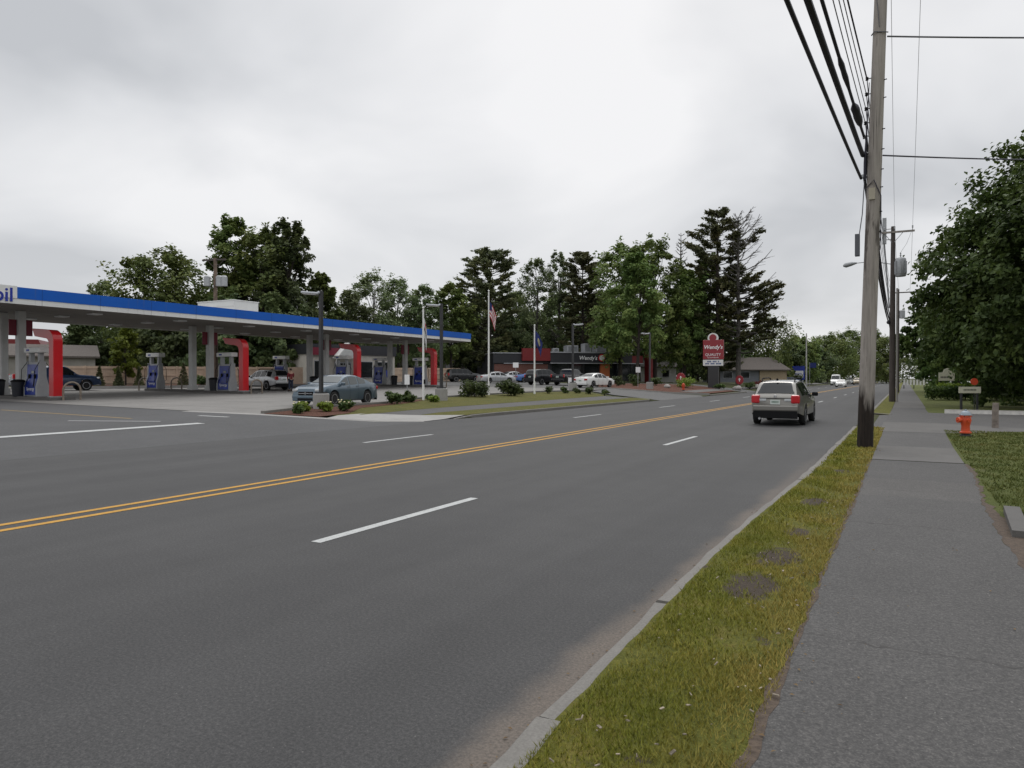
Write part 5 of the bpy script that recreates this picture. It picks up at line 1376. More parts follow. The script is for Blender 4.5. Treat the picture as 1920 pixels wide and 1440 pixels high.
# restaurant
A = (-52.8, 89.7); rs = thing('restaurant', 'flat roofed dark restaurant with red blocks and white wall lettering', 'restaurant', (A[0], A[1], T(*A) - .05), R(43.2))
MB().b2(0, 21.8, .3, 14, 0, 4.1).build('wall', M_char, rs)
MB().b2(.2, 8.4, .18, .297, 0, 2.55).build('brick_base', M_brick, rs)
MB().b2(0, 8.6, .05, .29, 2.7, 4.05).build('fascia', M_char, rs)
MB().b2(-.1, 8.7, -.02, 14.1, 4.12, 4.25).build('coping', M_coping, rs)
MB().b2(1.6, 7.6, .0, .045, 2.62, 2.72).build('trim', M_coping, rs)
MB().b2(4.3, 8.6, -.55, .04, 3.05, 4.9).build('red_block', M_redw, rs)
MB().b2(8.62, 21.7, -.5, .28, 2.78, 4.22).build('dark_fascia', M_char, rs)
MB().b2(8.6, 21.8, -.55, 14.05, 4.26, 4.42).build('roof_edge', M_coping, rs)
MB().b2(8.6, 23.6, -.53, .28, 2.66, 2.775).build('lower_trim', M_coping, rs)
MB().b2(21.72, 23.5, -.48, 6, 2.78, 3.9).build('red_fascia', M_redw, rs)
for a, b in ((9.0, 11.6), (11.75, 14.0), (14.15, 16.5), (18.3, 20.0), (20.1, 21.7)):
    w = MB().b2(a, b, .2, .297, .1, 2.655).build('window', M_char, rs); MB().b2(a + .05, b - .05, .185, .198, .15, 2.6).build('pane', M_win, w)
MB().b2(21.8, 23.4, .2, 6, 0, 2.655).build('glazed_corner', M_win, rs)
MB().b2(16.7, 18.2, -.1, .29, 0, 2.655).build('orange_panel', M_orange, rs)
MB().b2(24.1, 24.75, -1.4, .2, -.3, 4.7).build('red_blade_wall', M_redw, rs)
em = MB(); em.lathe([(.001, -.05), (.56, -.05), (.56, 0)], 24, (16.75, -.502, 3.55), 'Y'); eo = em.build('round_emblem', M_redp, rs)
MB().lathe([(.001, -.03), (.42, -.03), (.42, 0)], 24, (16.75, -.553, 3.55), 'Y').build('emblem_disc', M_wpanel, eo)
text_obj('wall_lettering', "Wendy's", .82, M_white_l, rs, (14.55, -.51, 3.5), (1, 0, 0), .01, shear=.18, bold=.012)
for (a, b, d, e_, h_) in ((12.8, 14.6, 4, 6, 1.15), (15.0, 16.1, 2.4, 4.0, 1.4), (17.6, 19.9, 4, 6.2, 1.3), (10.5, 11.4, 4, 5, .7)):
    u = MB().b2(a, b, d, e_, 4.45, 4.45 + h_).build('roof_unit', M_mach, rs, bevel=.05)
    g = MB()
    for q in np.arange(.2, h_ - .15, .14): g.b2(a + .15, b - .15, d - .02, d - .002, 4.45 + q, 4.45 + q + .05)
    g.build('vent_slats', M_dkmetal, u)
# house beyond the restaurant
hh = gable_house('brown_house', 'low house with wide brown shingle roof and tan walls beyond the roadside sign', (-30.6, 133.6, .7), R(30), 13.0, 9, 2.6, 5.0, M_greyw, M_shingle, .7, [(1.2, 3.0), (4.2, 6.2)], 'house', 1.6)
MB().b2(8.0, 13.05, -.2, -.01, -.3, 2.42).build('tan_wall', M_tanw, hh)
gable_house('white_house', 'white building glimpsed between the tree trunks', (-39.5, 117.0, .9), R(30), 6, 6, 2.8, 4.4, M_whitew, M_greyroof, .3, [(1, 2.2), (3.6, 4.8)], 'house')

# ------------------------------------------------------------ signs by the restaurant
M_signred = mat('sign_red', (.26, .007, .017), .4, coat=.3)
pl = thing('roadside_sign', 'big red roadside sign with round emblem on top and white board below', 'sign', (-20.2, 86.6, T(-20.2, 86.6) - .1), R(6))
b_ = .55
MB().b2(-.62, .62, -.25, .25, 0, 2.75).build('sign_pillar', M_dkmetal, pl, bevel=.02)
MB().b2(-1.2, 1.2, -.24, .24, 3.58, 5.9).build('red_cabinet', M_signred, pl, bevel=.02)
MB().b2(-1.2, 1.12, -.22, .22, 2.8, 3.52).build('reader_board', M_wpanel, pl, bevel=.01)
MB().b2(-.9, .9, -.1, .1, 2.7, 5.0).build('frame_post', M_dkmetal, pl)
em = MB(); em.lathe([(.001, -.22), (.62, -.22), (.62, .22), (.001, .22)], 28, (-.05, 0, 6.12), 'Y'); eo = em.build('round_emblem', M_wpanel, pl, smooth=40)
MB().lathe([(.001, -.03), (.42, -.03), (.42, 0)], 24, (-.05, -.222, 6.17), 'Y').build('emblem_disc', M_signred, eo)
text_obj('sign_lettering', "Wendy's", .62, M_white_l, pl, (-.02, -.247, 5.02), (1, 0, 0), .012, shear=.2, bold=.012)
text_obj('sign_lettering', "QUALITY", .44, M_white_l, pl, (-.02, -.247, 4.12), (1, 0, 0), .012)
text_obj('sign_lettering', "IS OUR RECIPE", .2, M_white_l, pl, (-.02, -.247, 3.77), (1, 0, 0), .012)
mb = MB()
for r_, n_ in ((3.30, 9), (3.05, 12)):
    for i in range(n_):
        if i in (3, 7): continue
        w_ = random.uniform(.09, .14); x_ = (i - (n_ - 1) / 2) * .155; mb.b2(x_ - w_ / 2, x_ + w_ / 2, -.232, -.221, r_ - .085, r_ + .085)
mb.build('reader_letters', mat('board_ink', (.02, .06, .22), .6), pl)
def dir_sign(x, y, label):
    t = thing('direction_sign', label, 'sign', (x, y, T(x, y) - .05), R(6), 'red drive signs in the mulch beds')
    MB().b2(-.06, .06, -.05, .05, 0, .5).build('post', M_dkmetal, t)
    mb = MB(); pts = [(.52 * math.cos(a), 1.05 + .62 * math.sin(a)) for a in np.linspace(0, 2 * math.pi, 21)[:-1]]; mb.extr(pts, -.12, .12, 'Y'); mb.build('sign_face', M_signred, t, bevel=.02)
    MB().extr([(-.05, .85), (.05, .85), (.05, 1.1), (.17, 1.1), (0, 1.32), (-.17, 1.1), (-.05, 1.1)], -.132, -.121, 'Y').build('arrow_mark', M_white_l, t)
dir_sign(-22.6, 81.0, 'round red drive sign with white mark left of the big roadside sign')
dir_sign(-19.6, 99.0, 'round red drive sign with white mark right of the big roadside sign')
t = thing('blue_sign', 'white board on a blue road sign in front of far trees', 'sign', (-19.4, 158, T(-19.4, 158) - .1), R(8))
MB().b2(-1.2, 1.2, -.15, .15, 1.0, 3.9).build('sign_back', M_blue_l, t, bevel=.05); MB().b2(-.95, .95, -.19, -.151, 1.5, 2.9).build('white_board', M_wpanel, t)
mb = MB()
for i in range(7): mb.b2(-.66 + i * .19, -.54 + i * .19, -.20, -.191, 2.1, 2.38)
mb.build('board_marks', M_blue_l, t); MB().b2(-.8, .8, -.1, .1, 0, .997).build('sign_base', M_dkmetal, t)
# ------------------------------------------------------------ hydrants
M_hyd = mat('hydrant_red', (.58, .07, .02), .45, coat=.2, var=.18, vscale=6)
M_hydcap = mat('hydrant_bonnet', (.26, .30, .34), .45, .3)
def hydrant(x, y, rz, label, cap, s_=1.):
    t = thing('fire_hydrant', label, 'fire hydrant', (x, y, T(x, y) - .0), rz); t.scale = (s_, s_, s_)
    MB().lathe([(.15, -.05), (.15, .04), (.135, .05), (.11, .06), (.105, .10)], 20).build('base_flange', mat('hydrant_base', (.03, .03, .03), .7), t, smooth=40)
    MB().lathe([(.15, .10), (.15, .135), (.115, .15), (.105, .30), (.12, .36), (.135, .42), (.135, .54), (.13, .56), (.155, .57), (.155, .60)], 22).build('barrel', M_hyd, t, smooth=40)
    MB().lathe([(.16, .60), (.16, .63), (.135, .64), (.12, .68), (.085, .715), (.04, .73), (.035, .77), (.001, .775)], 22).build('bonnet', cap, t, smooth=40)
    for a, r_, l_ in ((0, .06, .09), (math.pi, .06, .09), (-math.pi / 2, .08, .15)):
        d = Vector((math.cos(a), math.sin(a), 0)); mb = MB(); mb.tube([d * .08 + Vector((0, 0, .47)), d * (.08 + l_ * .6) + Vector((0, 0, .47)), d * (.08 + l_ * .62) + Vector((0, 0, .47)), d * (.08 + l_) + Vector((0, 0, .47))], [r_ * .8, r_ * .8, r_, r_], 12)
        mb.tube([d * (.08 + l_) + Vector((0, 0, .47)), d * (.11 + l_) + Vector((0, 0, .47))], .018, 5)
        mb.build('nozzle', M_hyd, t, smooth=50)
    for i in range(8):
        a = i * math.pi / 4; MB().lathe([(.012, .565), (.012, .625), (.001, .63)], 6, (.145 * math.cos(a), .145 * math.sin(a), 0)).build('bolt', M_dark, t)
hydrant(1.43, 22.6, R(299), 'red orange fire hydrant with grey bonnet on the lawn beside the footway', M_hydcap, .95)
hydrant(-19.8, 71.9, R(20), 'orange red fire hydrant at the edge of the mulch across the road', M_hyd, 1.05)

# ------------------------------------------------------------ right side: post, sign boards, hedges
M_wood = mat('weathered_wood', (.20, .17, .145), .95, var=.35, vscale=6, bump=.6, bscale=14)
tag(MB().tube([(0, 0, -.2), (.0, 0, .5), (.01, 0, .80)], [.095, .09, .085], 12).build('wooden_post', M_wood, smooth=50, loc=(2.5, 27.0, .12)), 'short weathered wooden post at the lawn edge beside the driveway', 'post')
t = thing('name_sign', 'long low white board on two posts beyond the driveway kerb', 'sign', (2.75, 41.0, .13), R(YAW - 8))
M_cream = mat('cream_board', (.52, .50, .40), .7, var=.08)
for q in (-.36, .36): MB().b2(q - .045, q + .045, 0, .08, -.1, 1.18).build('post', M_dkmetal, t)
MB().b2(-.5, .5, -.03, -.002, .84, 1.15).build('sign_board', M_cream, t, bevel=.006)
mb = MB()
for i in range(9): mb.b2(-.28 + i * .065, -.235 + i * .065, -.036, -.031, .97, 1.03)
mb.build('board_marks', M_dkmetal, t)
t = thing('reflector_marker', 'round orange marker disc above the long low white board', 'marker', (3.0, 41.8, .13), R(YAW - 8))
MB().tube([(0, 0, -.1), (0, 0, 1.3)], .02, 6).build('stake', M_dkmetal, t); MB().lathe([(.001, -.02), (.17, -.02), (.17, .02), (.001, .02)], 20, (0, 0, 1.40), 'Y').build('disc', mat('orange_disc', (.60, .075, .03), .4), t)
t = thing('cream_sign', 'cream sign with scalloped top over the clipped hedge', 'sign', (3.05, 70.0, .13), R(YAW - 8))
for q in (-.5, .5): MB().b2(q - .06, q + .06, 0, .1, -.1, 1.5).build('post', M_dkmetal, t)
mb = MB(); mb.extr([(-.62, 1.35), (.62, 1.35), (.62, 2.0), (.5, 2.0), (.4, 2.3), (.1, 2.42), (-.2, 2.3), (-.3, 2.05), (-.62, 2.05)], -.06, -.004, 'Y'); mb.build('sign_board', M_cream, t)
mb = MB()
for i in range(8): mb.b2(-.48 + i * .12, -.40 + i * .12, -.068, -.061, 1.58, 1.72)
mb.build('board_marks', M_dkmetal, t)
def hedge(x0, x1, y0, y1, h, label, lm, n):
    t = thing('clipped_hedge', label, 'hedge', ((x0 + x1) / 2, (y0 + y1) / 2, .12)); w, d = x1 - x0, y1 - y0
    P = rng.uniform(-.5, .5, (n, 3)) * np.array([w, d, 0]); P[:, 2] = h * np.sqrt(rng.uniform(.02, 1, n)); P += rng.normal(0, .05, (n, 3))
    link_mesh('foliage', leaf_mesh('foliage', P, .12, lm), t)
    mb = MB()
    for q in np.linspace(-.42, .42, 7): mb.tube([(q * w, 0, -.1), (q * w, .05, h * .6)], [.03, .015], 5)
    mb.build('stem', M_bark, t)
hedge(1.3, 8.0, 58.5, 60.2, .95, 'long dark clipped hedge behind the lawn beyond the driveway', L_near, 5200)
hedge(2.2, 4.9, 61.5, 63.0, 1.15, 'lime green clipped shrub below the cream sign', L_lime, 2200)
t = thing('picket_fence', 'low white fence with dark gaps across the far end of the footway', 'fence', (-.2, 121, .13), R(0))
mb = MB()
for i in range(9): mb.b2(i * .42, i * .42 + .22, -.03, 0, .55, 1.35)
mb.build('picket', M_whitew, t)
for q in (0., 1.3, 2.6, 3.6): MB().b2(q, q + .12, .01, .12, -.1, 1.4).build('fence_post', M_dkmetal, t)
car('parked_car', 'white car parked behind the hedge on the right', 'car', 'suv', (6.0, 112, .13), 10, P_white)

# ------------------------------------------------------------ shrubs across the road
GB = 'shrubs in the island mulch bed'
bush('flowering_shrub', -21.5, 20.95, .6, .42, 'thin spiky green plant leftmost in the mulch at the street corner', L_bush, GB, 300, .10, spiky=True)
bush('flowering_shrub', -22.3, 21.95, .85, .45, 'lime green leafy plant with cream flowers left of the nearest lamp base', L_lime, GB, 700, .12, flower=True)
bush('flowering_shrub', -21.6, 22.7, .85, .44, 'lime green plant with cream flowers just right of the nearest lamp base', L_lime, GB, 700, .12, flower=True)
bush('flowering_shrub', -21.2, 23.4, .85, .52, 'green leafy plant with pale blooms in front of the front wheel of the blue sedan', L_bush, GB, 600, .12, flower=True)
bush('round_shrub', -23.2, 29.2, .98, .72, 'dark round shrub by the rear wheel of the blue sedan', L_bush, GB, 1200, .085)
bush('round_shrub', -23.6, 31.0, .95, .68, 'dark round shrub second from the blue sedan', L_bush, GB, 1100, .085)
bush('round_shrub', -22.9, 32.3, .8, .4, 'low yellow green shrub left of the second lamp base', L_lime, GB, 500, .085)
bush('round_shrub', -24.0, 33.6, .8, .4, 'low green shrub right behind the white flag pole', L_bush, GB, 500, .085)
bush('spreading_shrub', -24.5, 39.2, 2.3, 1.15, 'wide dark spreading shrub left of the national flag pole', L_bush, GB, 2000, .11, spiky=True)
bush('spreading_shrub', -23.8, 42.6, 2.0, 1.1, 'wide dark spreading shrub right of the national flag pole', L_bush, GB, 1800, .11, spiky=True)
for i, (x, y, w, h, l) in enumerate([(-24.2, 44.8, .8, .45, 'low green shrub left of the blue flag pole'), (-23.6, 48.4, .9, .6, 'small shrub right of the blue flag pole'), (-23.2, 50.4, .8, .55, 'small yellow green shrub left of the lamp before the white car'),
        (-22.7, 51.6, .8, .5, 'small shrub right of the lamp before the white car'), (-21.6, 51.6, .9, .65, 'dark shrub at the far end of the grass island'), (-20.5, 52.0, .8, .5, 'last small shrub at the tip of the grass island')]):
    bush('round_shrub', x, y, w, h, l, L_bush, GB, 400, .085)
GR = 'shrubs in the restaurant mulch beds'
for (x, y, w, h, l, lm) in [(-28.5, 71.6, 1.6, 1.0, 'dark shrub at the nose of the parked white sedan', L_bush), (-27.4, 73.4, 1.8, 1.2, 'reddish dark shrub in the mulch left of the tall red wall', L_dark), (-26.2, 75.2, 1.7, 1.4, 'bushy green shrub below the restaurant glass', L_bush),
        (-24.6, 78.2, 1.9, 1.0, 'low shrub right of the tall red wall', L_bush), (-21.6, 79.6, 3.2, 1.25, 'wide yellow green shrub between drive sign and roadside sign', L_lime), (-19.2, 85.2, 1.6, .8, 'low dark shrub under the roadside sign', L_bush), (-17.9, 97.0, 1.8, 1.0, 'dark green shrub in front of the right hand drive sign', L_bush), (-18.6, 108.0, 2.0, 1.1, 'red leaved shrub in front of the brown house', None)]:
    bush('restaurant_shrub', x, y, w, h, l, lm or leaf_mat('red_leaf', (.08, .015, .015), (.15, .03, .025), (.2, .06, .04), 1.5), GR, 700, .13)
# boulders in the beds
M_rock = mat('field_stone', (.30, .28, .26), .9, var=.3, vscale=3)
for i, (x, y, s_, l) in enumerate([(-18.2, 90.6, .55, 'pale boulder right of the roadside sign'), (-17.6, 100.5, .6, 'pale boulder by the red leaved shrub'), (-22.4, 75.0, .4, 'small boulder in the mulch behind the far hydrant')]):
    bm = bmesh.new(); bmesh.ops.create_icosphere(bm, subdivisions=3, radius=s_)
    for v in bm.verts: v.co *= 1 + .18 * math.sin(v.co.x * 7 + i) * math.cos(v.co.y * 6); v.co.z *= .62
    me = bpy.data.meshes.new('boulder'); bm.to_mesh(me); bm.free(); me.materials.append(M_rock)
    for p in me.polygons: p.use_smooth = True
    o = bpy.data.objects.new('boulder', me); C.objects.link(o); o.location = (x, y, T(x, y) + s_ * .35); tag(o, l, 'boulder')

# ------------------------------------------------------------ utility poles and wires
def pole_mat(name, base, stain):
    def f(nt, b):
        k = NT(nt)
        g = k.noise(1., 6, .65, (14, 14, .9)); col = k.ramp(g, (.3, tuple(q * .68 for q in base)), (.5, base), (.7, tuple(q * 1.25 for q in base)))
        col = k.mix(k.m('MULTIPLY', k.rng(k.noise(1.2, 5, .7, (5, 5, .8)), .60, .72), .6), col, (.05, .042, .036))
        cr_ = k.rng(k.noise(1., 4, .6, (30, 30, .4)), .62, .67); col = k.mix(k.m('MULTIPLY', cr_, .7), col, (.03, .025, .022))
        if stain:
            dz = k.m('MULTIPLY', k.band(k.sep.outputs[2], 4.9, .5, .9), k.rng(k.noise(1., 4, .65, (7, 7, 1.1)), .47, .6)); col = k.mix(k.m('MULTIPLY', dz, .75), col, (.045, .037, .032))
            zf = k.m('ADD', k.sep.outputs[2], k.m('MULTIPLY', k.m('SUBTRACT', k.noise(1., 4, .6, (9, 9, 1.2)), .5), 1.5))
            col = k.mix(k.rng(zf, 1.6, 1.0), col, k.ramp(k.noise(1., 4, .7, (20, 20, 1.2)), (.35, (.012, .010, .009)), (.7, (.04, .03, .024))))
        k.bump(b, g, .6, .02); k.out(b, col, .95)
    return gmat(name, f)
M_pole1 = pole_mat('silvered_pole_wood', (.30, .272, .245), True)
M_pole2 = pole_mat('dark_pole_wood', (.085, .072, .065), False)
M_cable = mat('cable_sheath', (.016, .014, .028), .6)
M_wire = mat('bare_wire', (.10, .10, .11), .5, .3)
M_galv = M_steel
P1 = Vector((-.80, 18.05, .1)); P2 = Vector((-.75, 54.0, .1)); P3 = Vector((-.72, 90.0, .1))
t1 = thing('utility_pole', 'tall silvered wooden utility pole nearest the camera with dark stained foot', 'utility pole', P1, 0, 'wooden utility poles along the right verge')
lean = Vector((.30, .05, 10.6))
mb = MB(); mb.tube([Vector((0, 0, -.3)), Vector((.02, 0, .6)), lean * .3, lean * .6, lean * 1.0, lean * 1.22], [.172, .166, .158, .146, .130, .118], 20); mb.build('pole', M_pole1, t1, smooth=60)
def at1(z): return lean * (z / lean.z)
for z in (7.40, 7.72, 8.05, 8.40):
    mb = MB(); c = at1(z); mb.tube([c + Vector((-.13, -.02, 0)), c + Vector((-.21, -.02, 0))], .012, 6); mb.lathe([(.02, -.04), (.035, -.03), (.025, 0), (.035, .03), (.02, .04)], 8, tuple(c + Vector((-.22, -.02, 0)))); mb.build('insulator', M_dark, t1, smooth=60)
mb = MB(); c = at1(5.75); mb.box(c + Vector((-.03, -.165, 0)), (.13, .03, .26)); mb.build('number_plate', mat('pale_tag', (.42, .38, .30), .7), t1)
mb = MB(); c = at1(4.65); mb.box(c + Vector((-.30, .04, 0)), (.10, .14, .50)); mb.tube([c + Vector((-.26, .04, .25)), c + Vector((-.20, .02, .7)), at1(6.1) + Vector((-.2, 0, 0))], .012, 6); mb.build('terminal_box', mat('terminal_grey', (.10, .105, .12), .5, .2), t1, bevel=.01)
mb = MB()
for z in (6.2, 6.72, 7.1): mb.tube([at1(z) + Vector((-.10, 0, 0)), at1(z) + Vector((-.26, 0, .02))], .016, 6); mb.box(at1(z) + Vector((-.24, 0, 0)), (.05, .10, .07))
mb.build('cable_clamp', M_galv, t1)
mb = MB(); ch = [at1(6.1) + Vector((-.19, -.05, 0)), at1(6.5) + Vector((-.2, -.06, 0)), at1(7.0) + Vector((-.19, -.06, 0)), at1(7.6) + Vector((-.18, -.04, 0)), at1(8.3) + Vector((-.17, -.04, 0))]; mb.tube(ch, [.03, .028, .02, .012, .008], 7)
mb.tube([at1(5.9) + Vector((-.16, -.08, 0)), at1(6.05) + Vector((0, -.19, 0)), at1(5.7) + Vector((.15, -.1, 0)), at1(5.0) + Vector((.17, 0, 0)), at1(4.5) + Vector((.16, .06, 0))], .011, 6)
mb.build('riser_cable', M_cable, t1, smooth=60)
mb = MB(); mb.tube([at1(9.36) + Vector((-.16, -.03, 0)), at1(9.36) + Vector((-.1, -.15, .02)), at1(9.36) + Vector((.1, -.14, -.02)), at1(9.36) + Vector((.17, -.03, 0))], .014, 6)
mb.tube([at1(9.4) + Vector((.0, -.16, .06)), at1(9.75) + Vector((-.03, -.15, 0)), at1(10.6) + Vector((-.14, -.06, 0)), at1(11.6) + Vector((-.15, -.03, 0))], .010, 5); mb.build('service_wrap', M_wire, t1)
for z in (4.9, 5.35, 5.9, 6.3, 6.75, 7.2, 7.9, 8.3):
    mb = MB(); c = at1(z); mb.tube([c + Vector((.13, -.06, 0)), c + Vector((.185, -.07, 0))], .012, 6); mb.build('step_bolt', M_dark, t1)
# second pole
t2 = thing('utility_pole', 'dark wooden utility pole with a grey transformer, second along the verge', 'utility pole', P2, 0, 'wooden utility poles along the right verge')
mb = MB(); mb.tube([(0, 0, -.3), (0, 0, 5), (.02, 0, 11.75)], [.20, .18, .13], 14); mb.build('pole', M_pole2, t2, smooth=60)
mb = MB(); mb.tube([(.27, -.1, -.2), (.27, -.1, 7.6)], .06, 8); mb.build('conduit', mat('pale_conduit', (.34, .32, .30), .7), t2, smooth=60)
mb = MB(); mb.box((.30, -.12, 11.35), (1.95, .10, .12), rz=.05); cx = mb.build('crossarm', M_pole1, t2)
for x in (-.5, 0.1, 1.15):
    mb = MB(); mb.lathe([(.02, 0), (.02, .12), (.055, .14), (.035, .20), (.055, .24), (.03, .30), (.001, .31)], 8, (x, -.12, 11.41)); mb.build('insulator', M_mach, cx, smooth=60)
mb = MB(); mb.tube([(0, -.1, 10.6), (.6, -.12, 11.3)], .02, 5); mb.tube([(0, -.1, 10.6), (-.5, -.12, 11.3)], .02, 5); mb.build('arm_brace', M_galv, cx)
mb = MB(); mb.lathe([(.001, 0), (.30, .02), (.33, .06), (.33, 1.15), (.30, 1.22), (.12, 1.30), (.001, 1.30)], 18, (.46, -.1, 8.35)); tf = mb.build('transformer', M_mach, t2, smooth=45)
mb = MB()
for i in range(8): 
    a = i * math.pi / 4; mb.box((.46 + .35 * math.cos(a), -.1 + .35 * math.sin(a), 8.95), (.05, .05, .85), rz=a)
mb.build('cooling_fin', M_galv, tf)
mb = MB(); mb.lathe([(.05, 0), (.03, .08), (.06, .12), (.03, .2), (.05, .26), (.02, .34)], 8, (.46, -.2, 9.63)); mb.tube([(.46, -.2, 9.95), (.8, -.18, 10.5), (1.13, -.12, 11.42)], .010, 5); mb.build('bushing', M_mach, tf)
mb = MB(); mb.tube([(-.1, 0, 9.25), (-1.2, -.1, 9.5), (-2.2, -.2, 9.45)], .03, 7); la = mb.build('lamp_arm', M_galv, t2, smooth=60)
mb = MB(); mb.tube([(-2.15, -.2, 9.46), (-2.5, -.23, 9.42), (-2.85, -.26, 9.34), (-3.0, -.27, 9.30)], [.05, .15, .17, .06], 10); mb.build('lamp_head', M_mach, la, smooth=60)
mb = MB(); mb.box((-.5, .05, 11.5), (.24, .2, 1.75)); mb.tube([(-.5, .05, 10.6), (-.2, 0, 6.3)], .05, 7); mb.box((-.24, 0, 10.9), (.3, .05, .05)); mb.box((-.24, 0, 11.6), (.3, .05, .05)); mb.build('cable_terminal', M_mach, t2, bevel=.01)
mb = MB(); mb.lathe([(.001, -.14), (.10, -.10), (.14, 0), (.10, .10), (.001, .14)], 12, (-.22, -.05, 5.35)); mb.build('cable_coil', M_cable, t2, smooth=60)
# third pole
t3 = thing('utility_pole', 'far thin wooden utility pole with single crossarm, third along the verge', 'utility pole', P3, 0, 'wooden utility poles along the right verge')
MB().tube([(0, 0, -.3), (.02, 0, 11.5)], [.17, .12], 10).build('pole', M_pole2, t3, smooth=60)
MB().box((.5, -.1, 11.1), (2.4, .1, .12)).build('crossarm', M_pole2, t3)
MB().lathe([(.001, 0), (.28, .04), (.28, .9), (.001, 1.0)], 12, (.42, -.1, 8.2)).build('transformer', M_mach, t3, smooth=45)
# pole with transformers behind the canopy
t4 = thing('utility_pole', 'wooden pole with crossarm and three grey transformers behind the canopy', 'utility pole', (-51.4, 40.7, T(-51.4, 40.7)), 0)
MB().tube([(0, 0, -.3), (0, 0, 11.1)], [.20, .14], 12).build('pole', mat('brown_pole_wood', (.15, .11, .085), .95, var=.5, vscale=2), t4, smooth=60)
c_, s_ = math.cos(R(YAW)), math.sin(R(YAW)); dv = Vector((c_, s_, 0))
mb = MB(); mb.box(Vector((0, 0, 10.95)) - dv * .1, (2.3, .11, .13), rz=R(YAW - 14)); mb.tube([dv * -.7 + Vector((0, 0, 10.9)), Vector((0, 0, 10.2))], .025, 5); mb.tube([dv * .7 + Vector((0, 0, 10.9)), Vector((0, 0, 10.2))], .025, 5); mb.build('crossarm', M_pole2, t4)
for q, w_ in ((-.62, .27), (.42, .29), (.82, .26)):
    MB().lathe([(.001, 0), (w_, .04), (w_, .82), (w_ * .6, .92), (.001, .94)], 14, tuple(dv * q + Vector((.12, -.18, 8.65)))).build('transformer', M_mach, t4, smooth=45)
# far street lamps / poles
for (x, y, h, l, hd) in ((-17.2, 152.0, 10.4, 'pale slim pole beside the blue road sign', False), (-17.0, 292., 13.5, 'pale pole with a lamp far down the road left of the wooden pole', True), (-17.3, 226., 8.5, 'thin pale pole above the oncoming white cars', False)):
    t = thing('street_pole', l, 'street pole', (x, y, T(x, y))); MB().tube([(0, 0, -.2), (0, 0, h)], [.16, .11], 8).build('pole', mat('pale_pole', (.45, .44, .42), .7), t, smooth=60)
    MB().lathe([(.2, 0), (.2, .25), (.12, .3)], 8).build('base', M_steel, t)
    if hd: MB().tube([(0, 0, h - .1), (1.8, 0, h + .1), (2.6, 0, h)], [.05, .05, .2], 6).build('lamp_arm', M_steel, t, smooth=60)
fl = thing('hanging_banner', 'small blue banner by the pale slim pole', 'banner', (-16.6, 152.2, T(-16.6, 152))); MB().b2(0, 1.2, -.02, .02, 3.6, 4.6).build('cloth', M_fs, fl); MB().tube([(0, 0, 0), (0, 0, 4.7)], .05, 6).build('stick', M_steel, fl)
def hang(name, a, b, sag, r_, label, m=M_cable, group=None, n=24, seg=6, cat='cable', lump=None, extra=()):
    a, b = Vector(a), Vector(b); pts = []; rad = []
    for i in range(n + 1):
        u = i / n; p = a.lerp(b, u); p.z -= 4 * sag * u * (1 - u); pts.append(p); rad.append(r_)
    mb = MB(); 
    for q in extra: pts.append(Vector(q)); rad.append(r_)
    mb.tube(pts, rad, seg)
    if lump:
        for (u0, u1, rr) in lump:
            ps = []
            for q in np.linspace(u0, u1, 6):
                p = a.lerp(b, q); p.z -= 4 * sag * q * (1 - q); ps.append(p)
            mb.tube(ps, [r_, rr, rr * .9, rr, rr * .8, r_], 8)
    return tag(mb.build(name, m, smooth=60), label, cat, group)
GC = 'black cables hung along the poles'
B0 = lambda dx, z: (P1.x + dx, -18.0, z)
A1 = lambda dx, z: tuple(P1 + at1(z - .1) + Vector((dx, 0, 0)))
A2 = lambda dx, z: tuple(P2 + Vector((dx, 0, z)))
hang('black_cable', B0(-1.3, 6.5), A1(-.27, 6.26), .35, .030, 'lowest thick black cable rising left from the nearest pole', group=GC, n=40)
hang('black_cable', B0(-1.15, 7.0), A1(-.25, 6.78), .40, .048, 'middle and thickest black cable rising left from the nearest pole', group=GC, n=40)
hang('black_cable', B0(-1.05, 7.5), A1(-.24, 7.20), .40, .028, 'third thick black cable with knotted splice near the pole', group=GC, n=40, lump=((.86, .905, .05), (.93, .975, .085)))
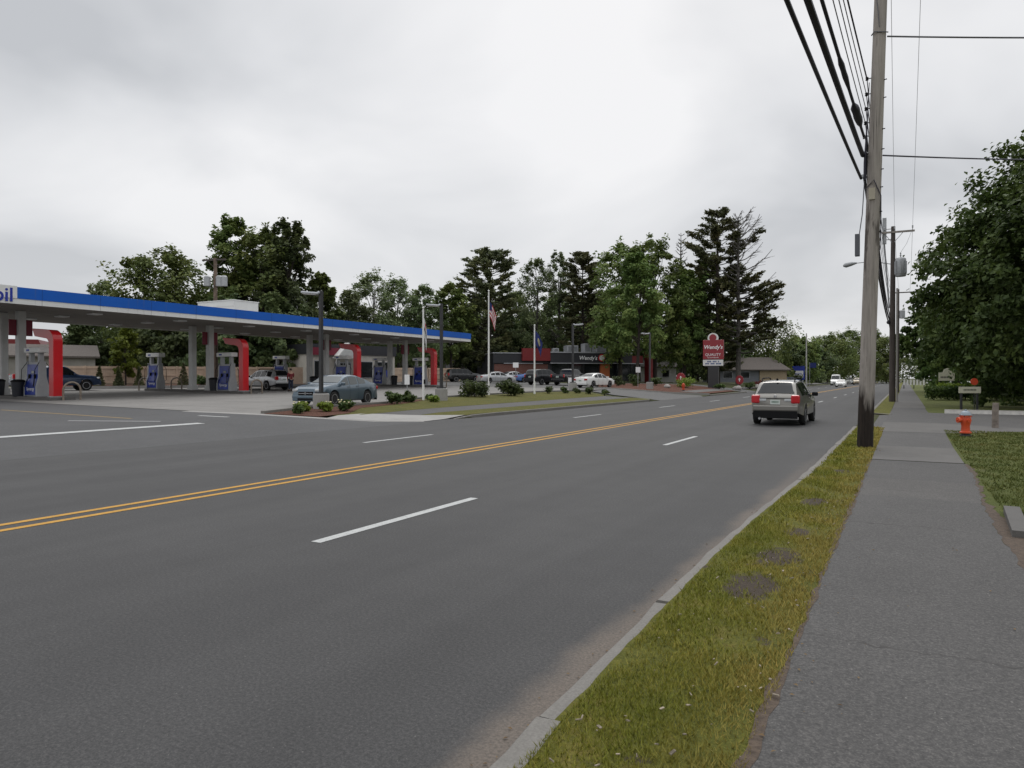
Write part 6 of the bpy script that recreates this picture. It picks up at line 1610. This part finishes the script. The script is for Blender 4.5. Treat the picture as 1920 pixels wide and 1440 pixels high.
for i, (z, z2, l) in enumerate(((7.5, 6.9, 'thin wire to the lowest insulator of the nearest pole'), (7.82, 7.3, 'thin wire to the second insulator of the nearest pole'), (8.15, 7.7, 'thin wire to the third insulator of the nearest pole'), (8.5, 8.1, 'dark wire to the topmost insulator of the nearest pole'))):
    hang('thin_wire', B0((-.85, -.85, -.95, -1.1)[i], z + .45), A1(-.22, z), .42, .009 if i < 3 else .016, l, M_wire if i < 3 else M_cable, 'thin wires of the nearest pole', n=40, seg=5)
    hang('thin_wire', A1(-.22, z), A2(-.18, z2), .5, .010, l.replace('to the', 'running on beyond the'), M_cable, 'thin wires beyond the nearest pole', n=24, seg=5)
for z, z2, r_, l in ((6.26, 5.3, .034, 'lowest black cable drooping from the nearest pole to the second'), (6.78, 5.6, .042, 'middle black cable drooping from the nearest pole to the second'), (7.2, 6.0, .030, 'upper black cable drooping from the nearest pole to the second')):
    hang('black_cable', A1(-.2, z), A2(-.2, z2), .55, r_, l, M_cable, 'black cables between first and second pole', n=24)
    hang('black_cable', A2(-.2, z2), tuple(P3 + Vector((-.2, 0, z2 - .1))), .5, r_, l.replace('from the nearest pole to the second', 'from the second pole to the third'), M_cable, 'black cables between second and third pole', n=18)
for x, xt, l in ((.10, -.36, 'left of two pale power wires climbing overhead beside the nearest pole'), (1.15, .36, 'right of two pale power wires climbing overhead beside the nearest pole')):
    o_ = hang('power_wire', (xt, 17.9, 13.9), A2(x, 11.72), .35, .0075, l, M_mach, 'pale power wires', n=20, seg=5, cat='power line')
    hang('power_wire', (xt, 17.9, 13.9), (xt - .2, -18, 14.2), .35, .010, l.replace('beside', 'and behind, beside'), M_mach, 'pale power wires behind', n=20, seg=5, cat='power line')
    hang('power_wire', A2(x, 11.72), tuple(P3 + Vector((x, -.1, 11.2))), .5, .010, l.replace('climbing overhead beside the nearest pole', 'running from second to third pole'), M_mach, 'pale power wires onward', n=14, seg=5, cat='power line')
MBx = MB(); hang('service_drop', A1(.16, 9.38), (22.0, 29.5, 10.3), .45, .020, 'upper service line running right from the nearest pole across the sky', M_wire, n=30)
hang('service_drop', A1(.16, 6.72), (10.0, 36.0, 10.0), .12, .018, 'lower service line running right from the nearest pole into the tree', M_cable, n=30)
